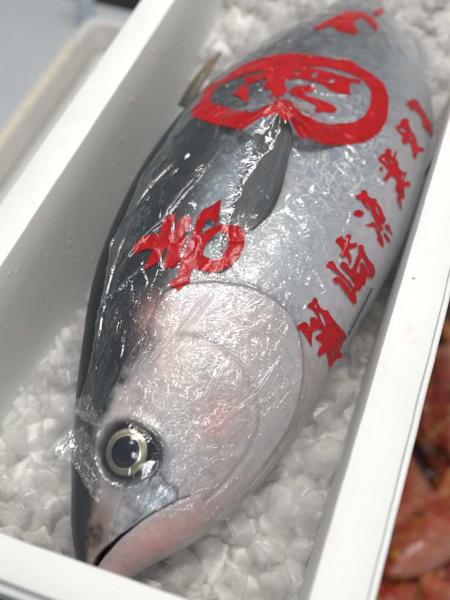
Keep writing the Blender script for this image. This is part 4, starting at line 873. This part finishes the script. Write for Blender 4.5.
RF = [((0.150, 0.660, LOW + .034), 1.25, 1.25, 'red fish lowest in the right background, nearest the corner of the picture', 0),
      ((0.255, 0.760, LOW + .034), 1.6, 1.3, 'dark red fish behind the lowest one, at the right edge of the picture', 1),
      ((0.150, 0.900, LOW + .034), 1.9, 1.2, 'red fish close against the table side, halfway along', 0),
      ((0.260, 1.060, LOW + .034), 1.2, 1.3, 'dark red fish at the right edge, second from the top', 1),
      ((0.160, 1.200, LOW + .034), 1.5, 1.2, 'orange red fish topmost beside the right wall of the box', 2),
      ((0.275, 1.360, LOW + .034), 1.4, 1.3, 'red fish beyond the topmost one beside the box', 0),
      ((0.200, 0.840, LOW + .085), 1.0, 1.15, 'red fish lying across the others in the lower right background', 0),
      ((0.205, 1.120, LOW + .085), 2.0, 1.2, 'dark red fish lying across the others farther up the right background', 1),
      ((0.190, 0.560, LOW + .085), 1.3, 1.2, 'red fish partly cut off by the bottom edge of the picture', 0),
      ((0.285, 0.930, LOW + .085), 1.8, 1.2, 'orange red fish cut by the right edge of the picture', 2)]
for k, (loc, rz, sz, lab, mi) in enumerate(RF): red_fish(loc, rz, sz, RED[mi], lab, 0.25 * math.sin(k * 2.1))
VS, FS_, off = [], [], 0
for _ in range(300):
    r = rng.uniform(0.010, 0.022)
    v, f = put(rng.uniform(0.10, 0.60), rng.uniform(0.30, 1.7), LOW + rng.uniform(0.006, 0.05), r, int(rng.integers(16))); VS.append(v); FS_.append(f + off); off += len(v)
tag(new_obj('scattered_ice', mesh_from('scattered_ice', np.concatenate(VS), np.concatenate(FS_).tolist()), ICE), 'loose ice scattered between the red fish', 'ice', kind='stuff')

# ---------------------------------------------------------------- light, world, camera
w = bpy.data.worlds.new('World'); scene.world = w; w.use_nodes = True
bg = w.node_tree.nodes['Background']; bg.inputs[0].default_value = (0.97, 0.985, 1.0, 1); bg.inputs[1].default_value = 0.21
def lamp(name, loc, target, sx, sy, power, col):
    l = bpy.data.lights.new(name, 'AREA'); l.shape = 'RECTANGLE'; l.size = sx; l.size_y = sy; l.energy = power; l.color = col
    o = bpy.data.objects.new(name, l); COL.objects.link(o); o.location = loc
    o.rotation_euler = (Vector(target) - Vector(loc)).to_track_quat('-Z', 'Y').to_euler(); return o
for a in [('market_and_fill_lamp', (0.0, 1.0, 2.1), (-0.1, 0.9, 0.2), 0.36, 1.7, 33.0, (1.0, 0.955, 0.90)),
          ('market_and_fill_lamp', (-0.9, 1.9, 2.3), (-0.2, 0.6, 0.2), 0.4, 0.4, 14.0, (0.97, 0.98, 1.0)),
          ('market_and_fill_lamp', (0.4, -0.9, 2.2), (-0.2, 0.6, 0.2), 0.6, 0.6, 15.0, (0.95, 0.98, 1.0))]: lamp(*a)  # last one is a fill lamp added in front to brighten the jaw
cam = bpy.data.cameras.new('camera'); cam.sensor_fit = 'HORIZONTAL'; cam.sensor_width = 36.0; cam.lens = 36.0 * F
cam.clip_start = 0.02; cam.clip_end = 100.0
co_ = bpy.data.objects.new('camera', cam); COL.objects.link(co_)
M4 = Matrix.Identity(4)
for r in range(3): M4[r][0], M4[r][1], M4[r][2], M4[r][3] = RIGHT[r], -DOWN[r], -FWD[r], CAM[r]
co_.matrix_world = M4; scene.camera = co_
cam.dof.use_dof = True; cam.dof.focus_distance = 0.93; cam.dof.aperture_fstop = 4.0
scene.render.engine = 'CYCLES'; scene.cycles.use_denoising = True
scene.cycles.max_bounces = 14; scene.cycles.transparent_max_bounces = 64; scene.cycles.transmission_bounces = 10; scene.cycles.glossy_bounces = 6; scene.cycles.diffuse_bounces = 7
scene.cycles.caustics_reflective = False; scene.cycles.caustics_refractive = False; scene.cycles.sample_clamp_indirect = 4.0
scene.render.resolution_x = 768; scene.render.resolution_y = 1024
scene.view_settings.view_transform = 'Standard'; scene.view_settings.look = 'None'; scene.view_settings.exposure = 0
